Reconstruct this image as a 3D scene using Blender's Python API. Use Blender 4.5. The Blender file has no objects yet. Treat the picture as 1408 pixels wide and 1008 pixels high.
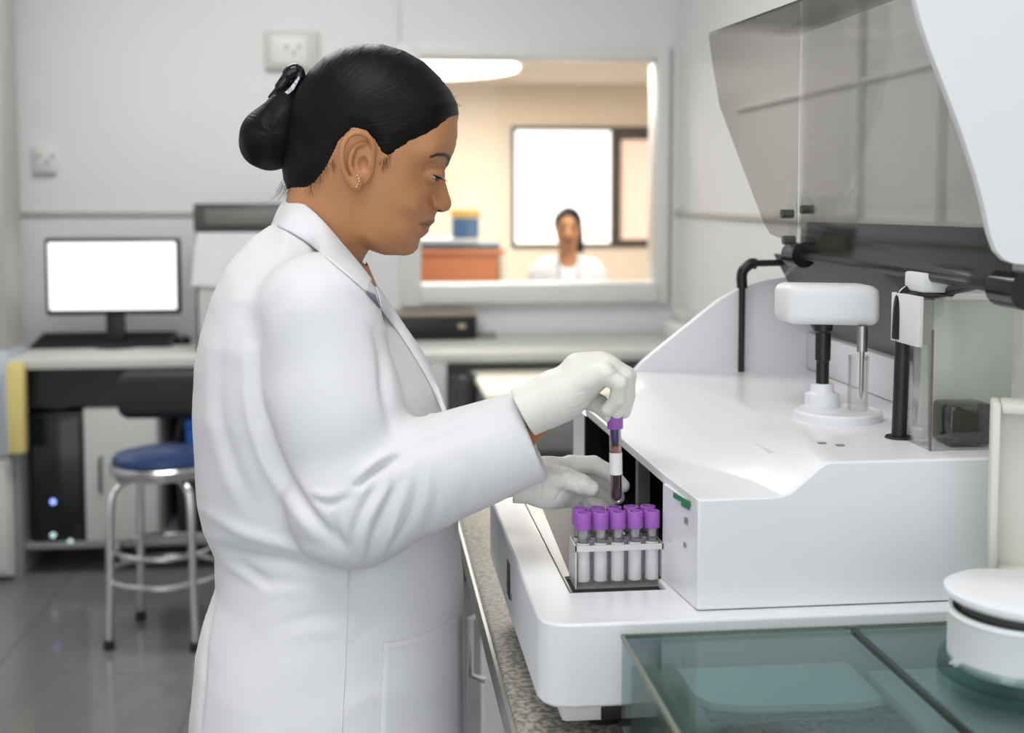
import bpy, bmesh, math, random
import numpy as np
from mathutils import Vector, Matrix
PI = math.pi
random.seed(7); RNG = np.random.default_rng(3)
SC = bpy.context.scene; COL = SC.collection

# ------------------------------------------------------------------ camera
FPX, PX0, PY0, CZ = 1700., 704., 389., 1.38
TH, YA = math.radians(4.), math.radians(6.5)
cR = np.array([math.cos(YA), -math.sin(YA), 0.]); cH = np.array([math.sin(YA), math.cos(YA), 0.])
cF = cH*math.cos(TH)-np.array([0, 0, math.sin(TH)]); cU = cH*math.sin(TH)+np.array([0, 0, math.cos(TH)])
cam = bpy.data.cameras.new('camera'); cam_o = bpy.data.objects.new('camera', cam); COL.objects.link(cam_o)
cam.sensor_width = 36.; cam.lens = FPX/1408*36; cam.shift_y = -115./1408
cam.clip_start = .05
cam_o.matrix_world = Matrix(((cR[0], cU[0], -cF[0], 0), (cR[1], cU[1], -cF[1], 0), (cR[2], cU[2], -cF[2], CZ), (0, 0, 0, 1)))
cam.dof.use_dof = True; cam.dof.focus_distance = 1.36; cam.dof.aperture_fstop = 4.2
SC.camera = cam_o; SC.cycles.transparent_max_bounces = 32
# ------------------------------------------------------------------ world, exposure, area lights
w = bpy.data.worlds.new('world'); SC.world = w; w.use_nodes = True
w.node_tree.nodes['Background'].inputs[0].default_value = (.93, .97, 1., 1); w.node_tree.nodes['Background'].inputs[1].default_value = 1.7
vs = SC.view_settings; vs.view_transform = 'Standard'; vs.look = 'None'; vs.gamma = 1.; vs.use_curve_mapping = False; vs.exposure = 0.15
def area(name, loc, rot, sx, sy, power, col=(1, 1, 1)):
    l = bpy.data.lights.new(name, 'AREA'); l.shape = 'RECTANGLE'; l.size = sx; l.size_y = sy; l.energy = power; l.color = col
    o = bpy.data.objects.new(name, l); COL.objects.link(o); o.location = loc; o.rotation_euler = rot; return o
area('lamp_light', (-.3, .4, 2.80), (0, 0, 0), 1.2, 1.2, 13)
area('lamp_light', (-.5, 3.4, 2.80), (0, 0, 0), 1.2, 1.2, 30)
area('lamp_light', (1.1, 5.9, 2.2), (0, 0, 0), .6, .4, 22, (1, .97, .93))  # added fill light to brighten the far room and the seated person
area('lamp_light', (.6, 7.9, 2.2), (0, 0, 0), 1.6, 1.2, 105, (1, .95, .88))

def ray(px, py): return cR*((px-PX0)/FPX)+cU*((PY0-py)/FPX)+cF
C0 = np.array([0, 0, CZ])
def dep(px, py, D): r = ray(px, py); return C0+r*(D/(r@cH))
def onz(px, py, z): r = ray(px, py); return C0+r*((z-CZ)/r[2])
def ony(px, py, y): r = ray(px, py); return C0+r*(y/r[1])
def onx(px, py, x): r = ray(px, py); return C0+r*(x/r[0])

# ------------------------------------------------------------------ materials
MATS = {}
def mat(name, col, rough=.5, metal=0., spec=.5, noise=0., nscale=20., bump=0., bscale=200., emit=0., coat=0., sss=0., stretch=None, trans=0., ior=1.45, col2=None):
    if name in MATS: return MATS[name]
    m = bpy.data.materials.new(name); m.use_nodes = True; nt = m.node_tree; b = nt.nodes['Principled BSDF']
    b.inputs['Base Color'].default_value = (*col, 1); b.inputs['Roughness'].default_value = rough; b.inputs['Metallic'].default_value = metal
    b.inputs['Specular IOR Level'].default_value = spec; b.inputs['Coat Weight'].default_value = coat; b.inputs['IOR'].default_value = ior
    b.inputs['Transmission Weight'].default_value = trans
    if sss: b.inputs['Subsurface Weight'].default_value = sss; b.inputs['Subsurface Scale'].default_value = .01; b.inputs['Subsurface Radius'].default_value = (1, .4, .2)
    if emit: b.inputs['Emission Color'].default_value = (*col, 1); b.inputs['Emission Strength'].default_value = emit
    tc = nt.nodes.new('ShaderNodeTexCoord'); mp = nt.nodes.new('ShaderNodeMapping'); nt.links.new(tc.outputs['Object'], mp.inputs[0])
    if stretch: mp.inputs['Scale'].default_value = stretch
    n = nt.nodes.new('ShaderNodeTexNoise'); n.inputs['Scale'].default_value = nscale; n.inputs['Detail'].default_value = 5; nt.links.new(mp.outputs[0], n.inputs['Vector'])
    if noise or col2:
        mx = nt.nodes.new('ShaderNodeMix'); mx.data_type = 'RGBA'; nt.links.new(n.outputs['Fac'], mx.inputs[0])
        mx.inputs[6].default_value = (*[c*(1-noise) for c in col], 1); mx.inputs[7].default_value = (*(col2 or [min(1, c*(1+noise)) for c in col]), 1)
        if col2:
            cr = nt.nodes.new('ShaderNodeMapRange'); cr.inputs[1].default_value = .42; cr.inputs[2].default_value = .58; nt.links.new(n.outputs['Fac'], cr.inputs[0]); nt.links.new(cr.outputs[0], mx.inputs[0])
        nt.links.new(mx.outputs[2], b.inputs['Base Color'])
    if bump:
        n2 = nt.nodes.new('ShaderNodeTexNoise'); n2.inputs['Scale'].default_value = bscale; n2.inputs['Detail'].default_value = 3; nt.links.new(mp.outputs[0], n2.inputs['Vector'])
        bp = nt.nodes.new('ShaderNodeBump'); bp.inputs['Strength'].default_value = bump; bp.inputs['Distance'].default_value = .002
        nt.links.new(n2.outputs['Fac'], bp.inputs['Height']); nt.links.new(bp.outputs[0], b.inputs['Normal'])
    MATS[name] = m; return m
def sheet(name, col, refl=.06, rough=.03, k=.9):
    """thin clear or smoked plastic / glass: tinted transparency plus a fresnel-weighted reflection"""
    m = bpy.data.materials.new(name); m.use_nodes = True; nt = m.node_tree; nt.nodes.remove(nt.nodes['Principled BSDF'])
    col = tuple(c**.5 for c in col)   # a sheet has two faces
    out = nt.nodes['Material Output']; t = nt.nodes.new('ShaderNodeBsdfTransparent'); t.inputs[0].default_value = (*col, 1)
    g = nt.nodes.new('ShaderNodeBsdfGlossy'); g.inputs['Roughness'].default_value = rough
    lw = nt.nodes.new('ShaderNodeFresnel'); lw.inputs[0].default_value = 1.45
    ad = nt.nodes.new('ShaderNodeMath'); ad.operation = 'MULTIPLY_ADD'; ad.inputs[1].default_value = k; ad.inputs[2].default_value = refl; nt.links.new(lw.outputs[0], ad.inputs[0])
    mx = nt.nodes.new('ShaderNodeMixShader'); nt.links.new(ad.outputs[0], mx.inputs[0]); nt.links.new(t.outputs[0], mx.inputs[1]); nt.links.new(g.outputs[0], mx.inputs[2])
    nt.links.new(mx.outputs[0], out.inputs[0]); MATS[name] = m; return m
M_wall = mat('white_painted_wall', (.76, .765, .76), .6, noise=.03, nscale=2.5, bump=.1, bscale=60)
M_trim = mat('white_trim', (.74, .74, .72), .4, noise=.02)
M_rail = mat('grey_rail', (.50, .50, .47), .5, noise=.05)
M_warm = mat('cream_wall', (.80, .70, .56), .7, noise=.03, nscale=3)
M_ceil = mat('ceiling_paint', (.8, .8, .78), .8, noise=.02)
M_tile = mat('grey_floor_tile', (.17, .175, .17), .13, noise=.12, nscale=6, spec=.6)
M_grout = mat('dark_grout', (.12, .12, .115), .7, noise=.1)
M_brown = mat('dark_brown_frame', (.06, .04, .03), .5, noise=.1)
M_shell = mat('white_gloss_plastic', (.80, .81, .84), .28, noise=.01, nscale=8, coat=.2)
M_shell2 = mat('white_satin_plastic', (.78, .79, .81), .4, noise=.01, nscale=8)
M_black = mat('black_plastic', (.012, .012, .013), .35, noise=.2)
M_blackg = mat('black_gloss', (.01, .011, .012), .12, noise=.2)
M_rubber = mat('black_rubber', (.015, .015, .015), .6, noise=.2)
M_dark = mat('dark_grey_panel', (.07, .072, .065), .25, noise=.15, nscale=6)
M_chrome = mat('chrome', (.75, .75, .74), .18, 1., noise=.03)
M_steel = mat('brushed_steel', (.55, .55, .52), .35, 1., noise=.15, nscale=14)
M_coat = mat('white_cotton', (.75, .75, .775), .85, noise=.01, nscale=30, bump=.12, bscale=900, spec=.2)
M_glove = mat('latex_glove', (.78, .76, .71), .5, noise=.03, nscale=60, bump=.35, bscale=170, sss=.1)
M_purple = mat('purple_cap', (.34, .11, .48), .35, noise=.04)
M_rackm = mat('milky_plastic', (.80, .80, .80), .35, noise=.02, trans=.25)
M_tube = sheet('clear_tube', (.95, .955, .96), .01, .03, .45)
M_clear = sheet('clear_acrylic', (.95, .96, .94), .02, .03, .4)
M_smoke = sheet('smoked_acrylic', (.60, .575, .55), .03)
M_smoke2 = sheet('smoked_acrylic_deep', (.74, .71, .68), .01, .03, .6)
M_teal = sheet('teal_acrylic', (.44, .60, .58), .01, .06, .45)
M_pane = sheet('window_glass', (.97, .97, .95), .0)
M_label = mat('white_paper_label', (.78, .77, .80), .7, noise=.04, nscale=90)
M_blood = mat('dark_blood', (.035, .006, .012), .2, noise=.2)
M_plasma = mat('red_blood_film', (.35, .12, .09), .3, noise=.3, nscale=200)
M_granite = mat('speckled_granite', (.16, .15, .13), .3, nscale=160, col2=(.42, .38, .32))
M_cream = mat('cream_laminate', (.70, .64, .52), .45, noise=.05)
M_desk = mat('pale_laminate', (.58, .58, .55), .6, noise=.04)
M_cab = mat('grey_white_cabinet', (.55, .56, .53), .45, noise=.05, nscale=5)
M_blue = mat('blue_vinyl', (.012, .035, .12), .4, noise=.1)
M_blueb = mat('bright_blue', (.01, .09, .42), .5, noise=.05)
M_yellow = mat('yellow_plastic', (.72, .60, .22), .5, noise=.05)
M_orange = mat('orange_wood', (.62, .21, .08), .45, noise=.15, nscale=8, stretch=(1, 1, 8))
M_paper = mat('paper', (.70, .71, .70), .8, noise=.06, nscale=18, bump=.5, bscale=25)
M_gold = mat('gold', (.85, .58, .25), .2, 1., noise=.05)
M_green = mat('green_mark', (.02, .22, .08), .5, noise=.05)
M_grey = mat('grey_plastic', (.24, .245, .23), .4, noise=.05)
M_olive = mat('olive_grey_trim', (.22, .24, .19), .4, noise=.1)

# ------------------------------------------------------------------ mesh helpers
def link(name, me, m=None, parent=None, smooth=False):
    o = bpy.data.objects.new(name, me); COL.objects.link(o)
    if m is not None: me.materials.append(m)
    if parent is not None: o.parent = parent
    if smooth:
        me.polygons.foreach_set('use_smooth', [True]*len(me.polygons))
    return o
def done(name, bm, m, parent=None, smooth=True, ang=35):
    me = bpy.data.meshes.new(name); bmesh.ops.recalc_face_normals(bm, faces=bm.faces[:]); 
    if smooth:
        for f in bm.faces: f.smooth = True
        for e in bm.edges:
            if len(e.link_faces) == 2 and e.calc_face_angle(0) > math.radians(ang): e.smooth = False
    bm.to_mesh(me); bm.free(); return link(name, me, m, parent)
def box(bm, x0, x1, y0, y1, z0, z1, bev=0., seg=2):
    r = bmesh.ops.create_cube(bm, size=1.); v = r['verts']
    for q in v: q.co = Vector(((x0+x1)/2+q.co.x*(x1-x0), (y0+y1)/2+q.co.y*(y1-y0), (z0+z1)/2+q.co.z*(z1-z0)))
    if bev:
        es = list({e for q in v for e in q.link_edges})
        bmesh.ops.bevel(bm, geom=es, offset=bev, segments=seg, affect='EDGES', profile=.5)
    return bm
def tube(bm, pts, rad, n=12, caps=True):
    pts = [Vector(p) for p in pts]; N = len(pts); rad = rad if hasattr(rad, '__len__') else [rad]*N
    rings = []; up = None
    for i, p in enumerate(pts):
        d = (pts[min(i+1, N-1)]-pts[max(i-1, 0)]).normalized()
        if up is None: up = d.orthogonal().normalized()
        up = (up-d*up.dot(d)).normalized(); s = d.cross(up)
        rings.append([bm.verts.new(p+(up*math.cos(2*PI*k/n)+s*math.sin(2*PI*k/n))*rad[i]) for k in range(n)])
    for a, b in zip(rings, rings[1:]):
        for k in range(n): bm.faces.new((a[k], a[(k+1) % n], b[(k+1) % n], b[k]))
    if caps: bm.faces.new(rings[0][::-1]); bm.faces.new(rings[-1])
    return bm
def smoothpath(pts, n=8):
    P = [np.array(p, float) for p in pts]; P = [2*P[0]-P[1]]+P+[2*P[-1]-P[-2]]; out = []
    for i in range(1, len(P)-2):
        for t in np.linspace(0, 1, n, endpoint=False):
            a, b, c, d = P[i-1:i+3]; out.append(.5*((2*b)+(c-a)*t+(2*a-5*b+4*c-d)*t*t+(3*b-a-3*c+d)*t**3))
    out.append(P[-2]); return out
def lathe(bm, prof, loc=(0, 0, 0), n=32):
    rings = []
    for r, z in prof:
        rings.append([bm.verts.new((loc[0]+r*math.cos(2*PI*k/n), loc[1]+r*math.sin(2*PI*k/n), loc[2]+z)) for k in range(n)] if r > 1e-6 else [bm.verts.new((loc[0], loc[1], loc[2]+z))])
    for a, b in zip(rings, rings[1:]):
        for k in range(n):
            k2 = (k+1) % n
            if len(a) == 1 and len(b) == 1: continue
            if len(a) == 1: bm.faces.new((a[0], b[k], b[k2]))
            elif len(b) == 1: bm.faces.new((a[k], a[k2], b[0]))
            else: bm.faces.new((a[k], a[k2], b[k2], b[k]))
    return bm
def prism(bm, poly, vec):
    """polygon (3D points) extruded by vec"""
    a = [bm.verts.new(Vector(p)) for p in poly]; b = [bm.verts.new(Vector(p)+Vector(vec)) for p in poly]; n = len(a)
    bm.faces.new(a[::-1]); bm.faces.new(b)
    for k in range(n): bm.faces.new((a[k], a[(k+1) % n], b[(k+1) % n], b[k]))
    return bm
def N(): return bmesh.new()
def tag(o, label=None, cat=None, group=None, kind=None):
    if label: o['label'] = label
    if cat: o['category'] = cat
    if group: o['group'] = group
    if kind: o['kind'] = kind
    return o
def thing(name, loc, label, cat, group=None, rz=0.):
    o = bpy.data.objects.new(name, None); COL.objects.link(o); o.location = loc; o.rotation_euler = (0, 0, rz); o.empty_display_size = .05
    return tag(o, label, cat, group)
def part(name, bm, m, root, smooth=True, ang=35, world=True):
    """build in world coordinates, then parent under an unrotated root"""
    if world: bmesh.ops.translate(bm, verts=bm.verts[:], vec=-Vector(world_loc(root)))
    return done(name, bm, m, root, smooth, ang)
def world_loc(o):
    l = Vector(o.location)
    while o.parent: o = o.parent; l += Vector(o.location)
    return l
def bpart(name, root, m, dims, bev=0., seg=2): return part(name, box(N(), *dims, bev, seg), m, root)
def copy_tree(o, parent=None):
    c = o.copy(); COL.objects.link(c); c.parent = parent
    for ch in list(o.children): copy_tree(ch, c)
    return c
def struct(name, bm, m, smooth=False): return tag(done(name, bm, m, None, smooth), kind='structure')

# ------------------------------------------------------------------ the setting
YB = 5.2; XR = 1.30; XL = -2.3; ZC = 2.9; YF = 9.9; ZC2 = 2.27
fl = struct('floor', box(N(), XL-.1, XR+1.5, -2.4, YF+.1, -.06, -.004), M_grout)
tm = None
for i in range(6):
    for j in range(13):
        x0 = XL+i*.6; y0 = -2.4+j*.6
        if tm is None:
            o = done('tile', box(N(), .0015, .5985, .0015, .5985, -.012, 0., .001, 1), M_tile, fl, False); tm = o.data
        else:
            o = bpy.data.objects.new('tile', tm); COL.objects.link(o); o.parent = fl
        o.location = (x0, y0, 0)
# back wall with the hatch window opening
W0, W1, Z0, Z1 = .203, 1.213, 1.006, 1.962
bm = N(); box(bm, XL, W0, YB, YB+.12, 0, ZC); box(bm, W1, XR+1.4, YB, YB+.12, 0, ZC); box(bm, W0, W1, YB, YB+.12, 0, Z0); box(bm, W0, W1, YB, YB+.12, Z1, ZC)
struct('wall_back', bm, M_wall)
struct('wall_right', box(N(), XR, XR+.1, -2.4, YB, 0, ZC), M_wall)
struct('wall_left', box(N(), XL-.1, XL, -2.4, YB, 0, ZC), M_wall)
struct('ceiling', box(N(), XL, XR, -2.4, YB, ZC, ZC+.1), M_ceil)
bm = N(); fw = .085
box(bm, W0-fw, W0+.004, YB-.03, YB+.14, Z0-fw, Z1+.05, .003); box(bm, W1-.004, W1+.05, YB-.03, YB+.14, Z0-fw, Z1+.05, .006)
box(bm, W0, W1, YB-.029, YB+.139, Z1-.004, Z1+.049, .003); box(bm, W0, W1, YB-.045, YB+.139, Z0-.075, Z0+.004, .004)
wn = struct('window_1', bm, M_trim, True)
part('pane', box(N(), W0+.0045, W1-.0045, YB+.05, YB+.054, Z0+.0045, Z1-.0045), M_pane, wn, False, world=False)
struct('trim_1', box(N(), XL, W0-fw, YB-.014, YB, 1.300, 1.322, .003), M_rail)
struct('trim_2', box(N(), XR-.014, XR, 2.2, YB, 1.300, 1.322, .003), M_rail)
struct('trim_3', box(N(), .100, .122, YB-.02, YB, 1.33, ZC, .003), M_trim)
a = onx(1127, 125, XR); 
struct('trim_4', box(N(), XR-.016, XR, 1.2, 4.3, a[2]-.006, a[2]+.006, .002), M_trim)
for k, px in enumerate((1188, 1300)):
    q = onx(px, 200, XR); struct('trim_%d' % (5+k), box(N(), XR-.02, XR, q[1]-.007, q[1]+.007, 0, ZC, .003), M_rail)
struct('trim_7', box(N(), XR-.02, XR, YB-.03, YB, 0.9, ZC, .003), M_trim)
# far room beyond the hatch
B0, B1 = ony(708, 335, YF), ony(905, 180, YF)
fx0, fx1, fz0, fz1 = B0[0], B1[0]+.12, B0[2], B1[2]
bm = N(); box(bm, -2., fx0, YF, YF+.1, 0, 2.5); box(bm, fx1, 4., YF, YF+.1, 0, 2.5); box(bm, fx0, fx1, YF, YF+.1, 0, fz0); box(bm, fx0, fx1, YF, YF+.1, fz1, 2.5)
struct('wall_far', bm, M_warm)
struct('wall_far_left', box(N(), -2.1, -2., YB+.14, YF, 0, 2.5), M_warm)
struct('wall_far_right', box(N(), 3.1, 3.2, YB+.14, YF, 0, 2.5), M_warm)
struct('ceiling_far', box(N(), -2., 3.1, YB+.12, YF, ZC2, ZC2+.1), mat('cream_ceiling', (.80, .72, .62), .8, noise=.02))
fm = ony(840, 200, YF)[0]; fm2 = ony(853, 200, YF)[0]
bm = N(); t = .03
box(bm, fx0-t, fx1+t, YF-.03, YF+.05, fz0-t, fz0, .004); box(bm, fx0-t, fx1+t, YF-.03, YF+.05, fz1, fz1+t, .004)
box(bm, fx0-t, fx0, YF-.03, YF+.05, fz0, fz1, .004); box(bm, fx1, fx1+t, YF-.03, YF+.05, fz0, fz1, .004); box(bm, fm, fm2, YF-.03, YF+.05, fz0, fz1, .004)
box(bm, fm2, fx1, YF-.02, YF+.04, fz1-.07, fz1, .004); box(bm, fm2, fx1, YF-.02, YF+.04, fz0, fz0+.03, .004)
w2 = struct('window_2', bm, M_brown, True)
part('pane', box(N(), fx0, fm, YF+.01, YF+.014, fz0, fz1), mat('backlit_frosted_pane', (1, 1, .98), .6, emit=1.3, noise=.01), w2, False, world=False)
part('pane', box(N(), fm2, fx1, YF+.01, YF+.014, fz0+.03, fz1-.07), mat('backlit_peach_pane', (.9, .66, .54), .6, emit=.45, noise=.12, nscale=2.5), w2, False, world=False)

def ceiling_lamp(x0, x1, y0, y1, zc, label, e, col=(1, .98, .95)):
    t = thing('ceiling_light', ((x0+x1)/2, (y0+y1)/2, zc-.05), label, 'light')
    part('frame', box(N(), x0-.02, x1+.02, y0-.02, y1+.02, zc-.05, zc-.0, .004), M_trim, t)
    m = mat('lamp_diffuser%s' % ('_warm' if zc < 2.5 else ''), col, .5, emit=e, noise=.01)
    part('diffuser', box(N(), x0, x1, y0, y1, zc-.06, zc-.045, .004), m, t)
    return t
ceiling_lamp(-.9, .3, -.2, 1.0, ZC, 'square white ceiling panel light above the analyser', 2.)
ceiling_lamp(-.9, .3, 2.8, 4.0, ZC, 'square white ceiling panel light above the computer desk', 2.)
ceiling_lamp(.8, 1.4, 5.7, 6.1, ZC2, 'added unseen fill light on the far cream room ceiling just past the hatch', 1.5, (1, .97, .93))  # made-up fixture for the added far-room fill, hidden above the hatch
qa, qb = onz(560, 80, ZC2-.06), onz(718, 114, ZC2-.06)
t = thing('ceiling_light', ((qa[0]+qb[0])/2-.42, (qa[1]+qb[1])/2, ZC2-.06), 'bright oval ceiling light in the far cream room', 'light')
cx, cy = (qa[0]+qb[0])/2-.42, (qa[1]+qb[1])/2; hx, hy = (qb[0]-qa[0])/2+.3, abs(qb[1]-qa[1])/2
bm = N(); lathe(bm, [(0, -.0), (.9, 0), (1, .01), (1, .05), (0, .05)], (0, 0, 0), 40)
for v in bm.verts: v.co.x *= hx; v.co.y *= hy
part('diffuser', bm, mat('bright_diffuser', (1, .99, .95), .5, emit=3., noise=.01), t, world=False)
bm = N(); lathe(bm, [(1.0, .03), (1.04, .03), (1.04, .06), (1.0, .06)], (0, 0, 0), 40)
for v in bm.verts: v.co.x *= hx; v.co.y *= hy
part('frame', bm, M_trim, t, world=False)

# ------------------------------------------------------------------ back desk and what stands on and under it
DZ = .80; dy0 = onz(570, 488, DZ)[1]+.01
desk = thing('desk', (-.3, 4.9, 0), 'long pale desk along the back wall under the hatch window', 'desk')
bpart('desktop', desk, M_desk, (-1.30, XR-.01, dy0, YB-.016, DZ-.035, DZ, ), .004)
bpart('shelf', desk, M_grey, (-1.29, -.35, dy0+.05, YB-.02, .10, .12), .003)
for xx in (-1.295, -.34, .16, 1.2): bpart('leg', desk, M_grey if xx < .1 else M_cab, (xx, xx+.04, dy0+.02, YB-.03, 0, DZ-.035), .004)
bpart('back_panel', desk, M_black, (-1.29, .16, YB-.05, YB-.03, .12, DZ-.035))
bpart('back_panel', desk, M_black, (-1.29, -.34, dy0+.06, dy0+.08, .62, DZ-.035))
pf = lambda px, py: ony(px, py, dy0+.06)
# monitor
my = dy0+.33
a, b = ony(63, 434, my), ony(247, 327, my)
mo = thing('monitor', ((a[0]+b[0])/2, my+.03, DZ), 'black computer monitor with a blank white lit screen on the back desk', 'monitor')
part('casing', box(N(), a[0], b[0], my, my+.035, a[2], b[2], .008), M_blackg, mo)
part('screen', box(N(), a[0]+.015, b[0]-.015, my-.004, my+.004, a[2]+.02, b[2]-.016), mat('lit_screen', (.97, .98, 1), .3, emit=.75, noise=.02, nscale=3), mo, False)
c = (a[0]+b[0])/2
bm = N(); box(bm, c-.035, c+.035, my+.02, my+.05, DZ+.01, a[2]+.06, .005); part('stand_neck', bm, M_black, mo)
bm = lathe(N(), [(0, 0), (.09, 0), (.092, .006), (.08, .016), (0, .018)], (c, my+.04, DZ), 32); part('stand_base', bm, M_black, mo)
# keyboard and mouse
a, b = onz(42, 476, DZ+.01), onz(232, 476, DZ+.01); ky = a[1]-.01
kb = thing('keyboard', ((a[0]+b[0])/2, ky+.08, DZ), 'black keyboard lying in front of the lit monitor', 'keyboard')
bm = N(); prism(bm, [(a[0], ky, DZ), (a[0], ky+.19, DZ), (a[0], ky+.19, DZ+.040), (a[0], ky, DZ+.012)], (b[0]-a[0], 0, 0)); part('case', bm, M_black, kb)
bm = N(); nx = 22
for r in range(6):
    for k in range(nx):
        x = a[0]+.012+k*(b[0]-a[0]-.024)/nx; y = ky+.012+r*.028; z = DZ+.013+(y-ky)*.147
        box(bm, x+.001, x+.017, y, y+.023, z, z+.008)
tag(part('keys', bm, M_rubber, kb, False), kind='stuff')
q = onz(252, 472, DZ)
ms = thing('computer_mouse', (q[0], q[1], DZ), 'black computer mouse to the right of the keyboard', 'mouse')
bm = N(); bmesh.ops.create_uvsphere(bm, u_segments=20, v_segments=12, radius=1)
for v in bm.verts: v.co = Vector((q[0]+v.co.x*.033, q[1]+v.co.y*.055, DZ+max(0, v.co.z)*.034))
part('shell', bm, M_blackg, ms); part('scroll_wheel', tube(N(), [(q[0]-.004, q[1]-.03, DZ+.028), (q[0]+.004, q[1]-.03, DZ+.028)], .007, 12), M_grey, ms)
# tall printer / copier with draped papers, behind the woman
a, b = ony(270, 470, dy0+.12), ony(410, 280, dy0+.12); py0 = dy0+.12
pr = thing('printer', ((a[0]+b[0])/2, py0+.15, DZ), 'tall grey office printer draped with papers behind the standing woman', 'printer')
bpart('body', pr, M_dark, (a[0], b[0]+.1, py0, py0+.36, DZ, b[2]-.10), .008)
bpart('top_unit', pr, M_dark, (a[0]-.002, b[0]+.1, py0-.01, py0+.37, b[2]-.10, b[2]), .006)
bpart('display', pr, mat('grey_display', (.14, .145, .13), .3, noise=.2, nscale=30), (a[0]+.04, b[0]+.0, py0-.016, py0-.008, b[2]-.08, b[2]-.02), .003)
bm = N(); box(bm, a[0]+.012, b[0]+.05, py0-.012, py0-.004, DZ+.02, b[2]-.105, .002); part('front_cover', bm, M_cab, pr)
pa = tag(done('paper_sheets', prism(N(), [(a[0]-.012, py0-.022, b[2]-.30), (b[0]+.04, py0-.022, b[2]-.33), (b[0]+.045, py0-.016, b[2]-.108), (a[0]+.01, py0-.016, b[2]-.106)], (0, .004, 0)), M_paper), 'crumpled white papers taped over the front of the tall grey printer', 'paper')
# low black printer under the hatch
a, b = onz(551, 468, DZ), onz(658, 470, DZ); y0 = a[1]+.0; top = ony(600, 432, y0)[2]
bp_ = thing('desktop_printer', ((a[0]+b[0])/2, y0+.12, DZ), 'low black desktop printer with a tan top below the hatch window', 'printer')
bpart('body', bp_, M_black, (a[0]-.03, b[0], y0, y0+.26, DZ, top-.014), .006)
bpart('lid', bp_, mat('tan_lid', (.30, .25, .20), .5, noise=.08), (a[0]-.034, b[0]+.003, y0-.002, y0+.262, top-.012, top), .005)
bpart('button_panel', bp_, mat('tan_button', (.45, .36, .26), .5, noise=.05), (b[0]-.075, b[0]-.045, y0-.006, y0+.001, top-.06, top-.04), .001)
bpart('paper_tray', bp_, M_rubber, (a[0]+.0, b[0]-.05, y0-.02, y0+.02, DZ+.004, DZ+.02), .003)
q = onz(670, 465, DZ)
adp = tag(done('power_adapter', box(N(), q[0]-.03, q[0]+.035, q[1]-.03, q[1]+.03, DZ, DZ+.025, .006), M_grey), 'small dark adapter beside the low black printer', 'adapter')
# under the desk, left
yy = dy0+.08
a, b = ony(44, 750, yy), ony(114, 566, yy)
pc = thing('computer_tower', ((a[0]+b[0])/2, yy+.2, .12), 'black computer tower with small blue lights under the desk', 'computer')
bpart('case', pc, M_black, (a[0], b[0], yy, yy+.42, .12, b[2]), .006)
bpart('front_panel', pc, M_blackg, (a[0]+.01, b[0]-.01, yy-.01, yy+.002, .14, b[2]-.02), .006)
ml = mat('blue_led', (.25, .35, 1.), .4, emit=2., noise=.01); ml2 = mat('pale_led', (.6, .8, .8), .4, emit=.7, noise=.01)
for px, py, mm in ((73, 690, ml), (73, 736, ml2), (97, 745, ml2)):
    q = ony(px, py, yy-.012); part('indicator_light', lathe(N(), [(0, 0), (.010, 0), (.009, .004), (0, .005)], (0, 0, 0), 14), mm, pc, world=False)
    o = COL.objects[-1] if False else pc.children[-1]; o.rotation_euler = (PI/2, 0, 0); o.location = Vector(q)-world_loc(pc)
a, b = ony(118, 760, yy-.03), ony(215, 560, yy-.03)
cb = thing('cabinet', ((a[0]+b[0])/2, yy+.1, 0), 'small grey-white cabinet with one dark handle under the desk', 'cabinet')
bpart('body', cb, M_cab, (a[0], b[0], yy-.01, yy+.35, .121, b[2]), .003)
bpart('door', cb, M_cab, (a[0]+.003, b[0]-.003, yy-.03, yy-.012, .124, b[2]-.003), .003)
q0, q1 = ony(139, 678, yy-.04), ony(139, 630, yy-.04)
hd = part('handle', tube(N(), [(q0[0], yy-.03, q0[2]), (q0[0], yy-.05, q0[2]+.01), (q0[0], yy-.05, q1[2]-.01), (q0[0], yy-.03, q1[2])], .006, 10), M_dark, cb)
q = ony(70, 570, yy+.1)
for k, (px, w_, h_, mm) in enumerate(((70, .03, .16, M_cab), (84, .05, .08, M_grey))):
    q = ony(px, 560, yy+.1); tag(done('bottle', lathe(N(), [(0, 0), (w_, 0), (w_, h_*.6), (w_*.5, h_*.75), (w_*.4, h_), (0, h_)], (q[0], yy+.1, ony(44, 566, yy)[2]+.001), 18), mm), ('pale plastic bottle standing on the black computer tower', 'squat grey bottle standing on the black computer tower')[k], 'bottle')
a, b = ony(256, 628, yy+.02), ony(285, 578, yy+.02)
bb = thing('storage_box', ((a[0]+b[0])/2, yy+.1, .12), 'bright blue box under the desk behind the blue stool', 'box')
bpart('body', bb, M_blueb, (a[0], b[0], yy+.02, yy+.25, a[2]-.08, b[2]-.03), .004); bpart('lid', bb, M_blueb, (a[0]-.006, b[0]+.006, yy+.014, yy+.256, b[2]-.03, b[2]), .004)
bb2 = tag(done('drawer_unit', box(N(), b[0]-.115, b[0]+.08, yy+.03, yy+.3, .121, a[2]-.081, .004), M_black), 'black drawer unit under the desk beneath the bright blue box', 'drawers')
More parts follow.
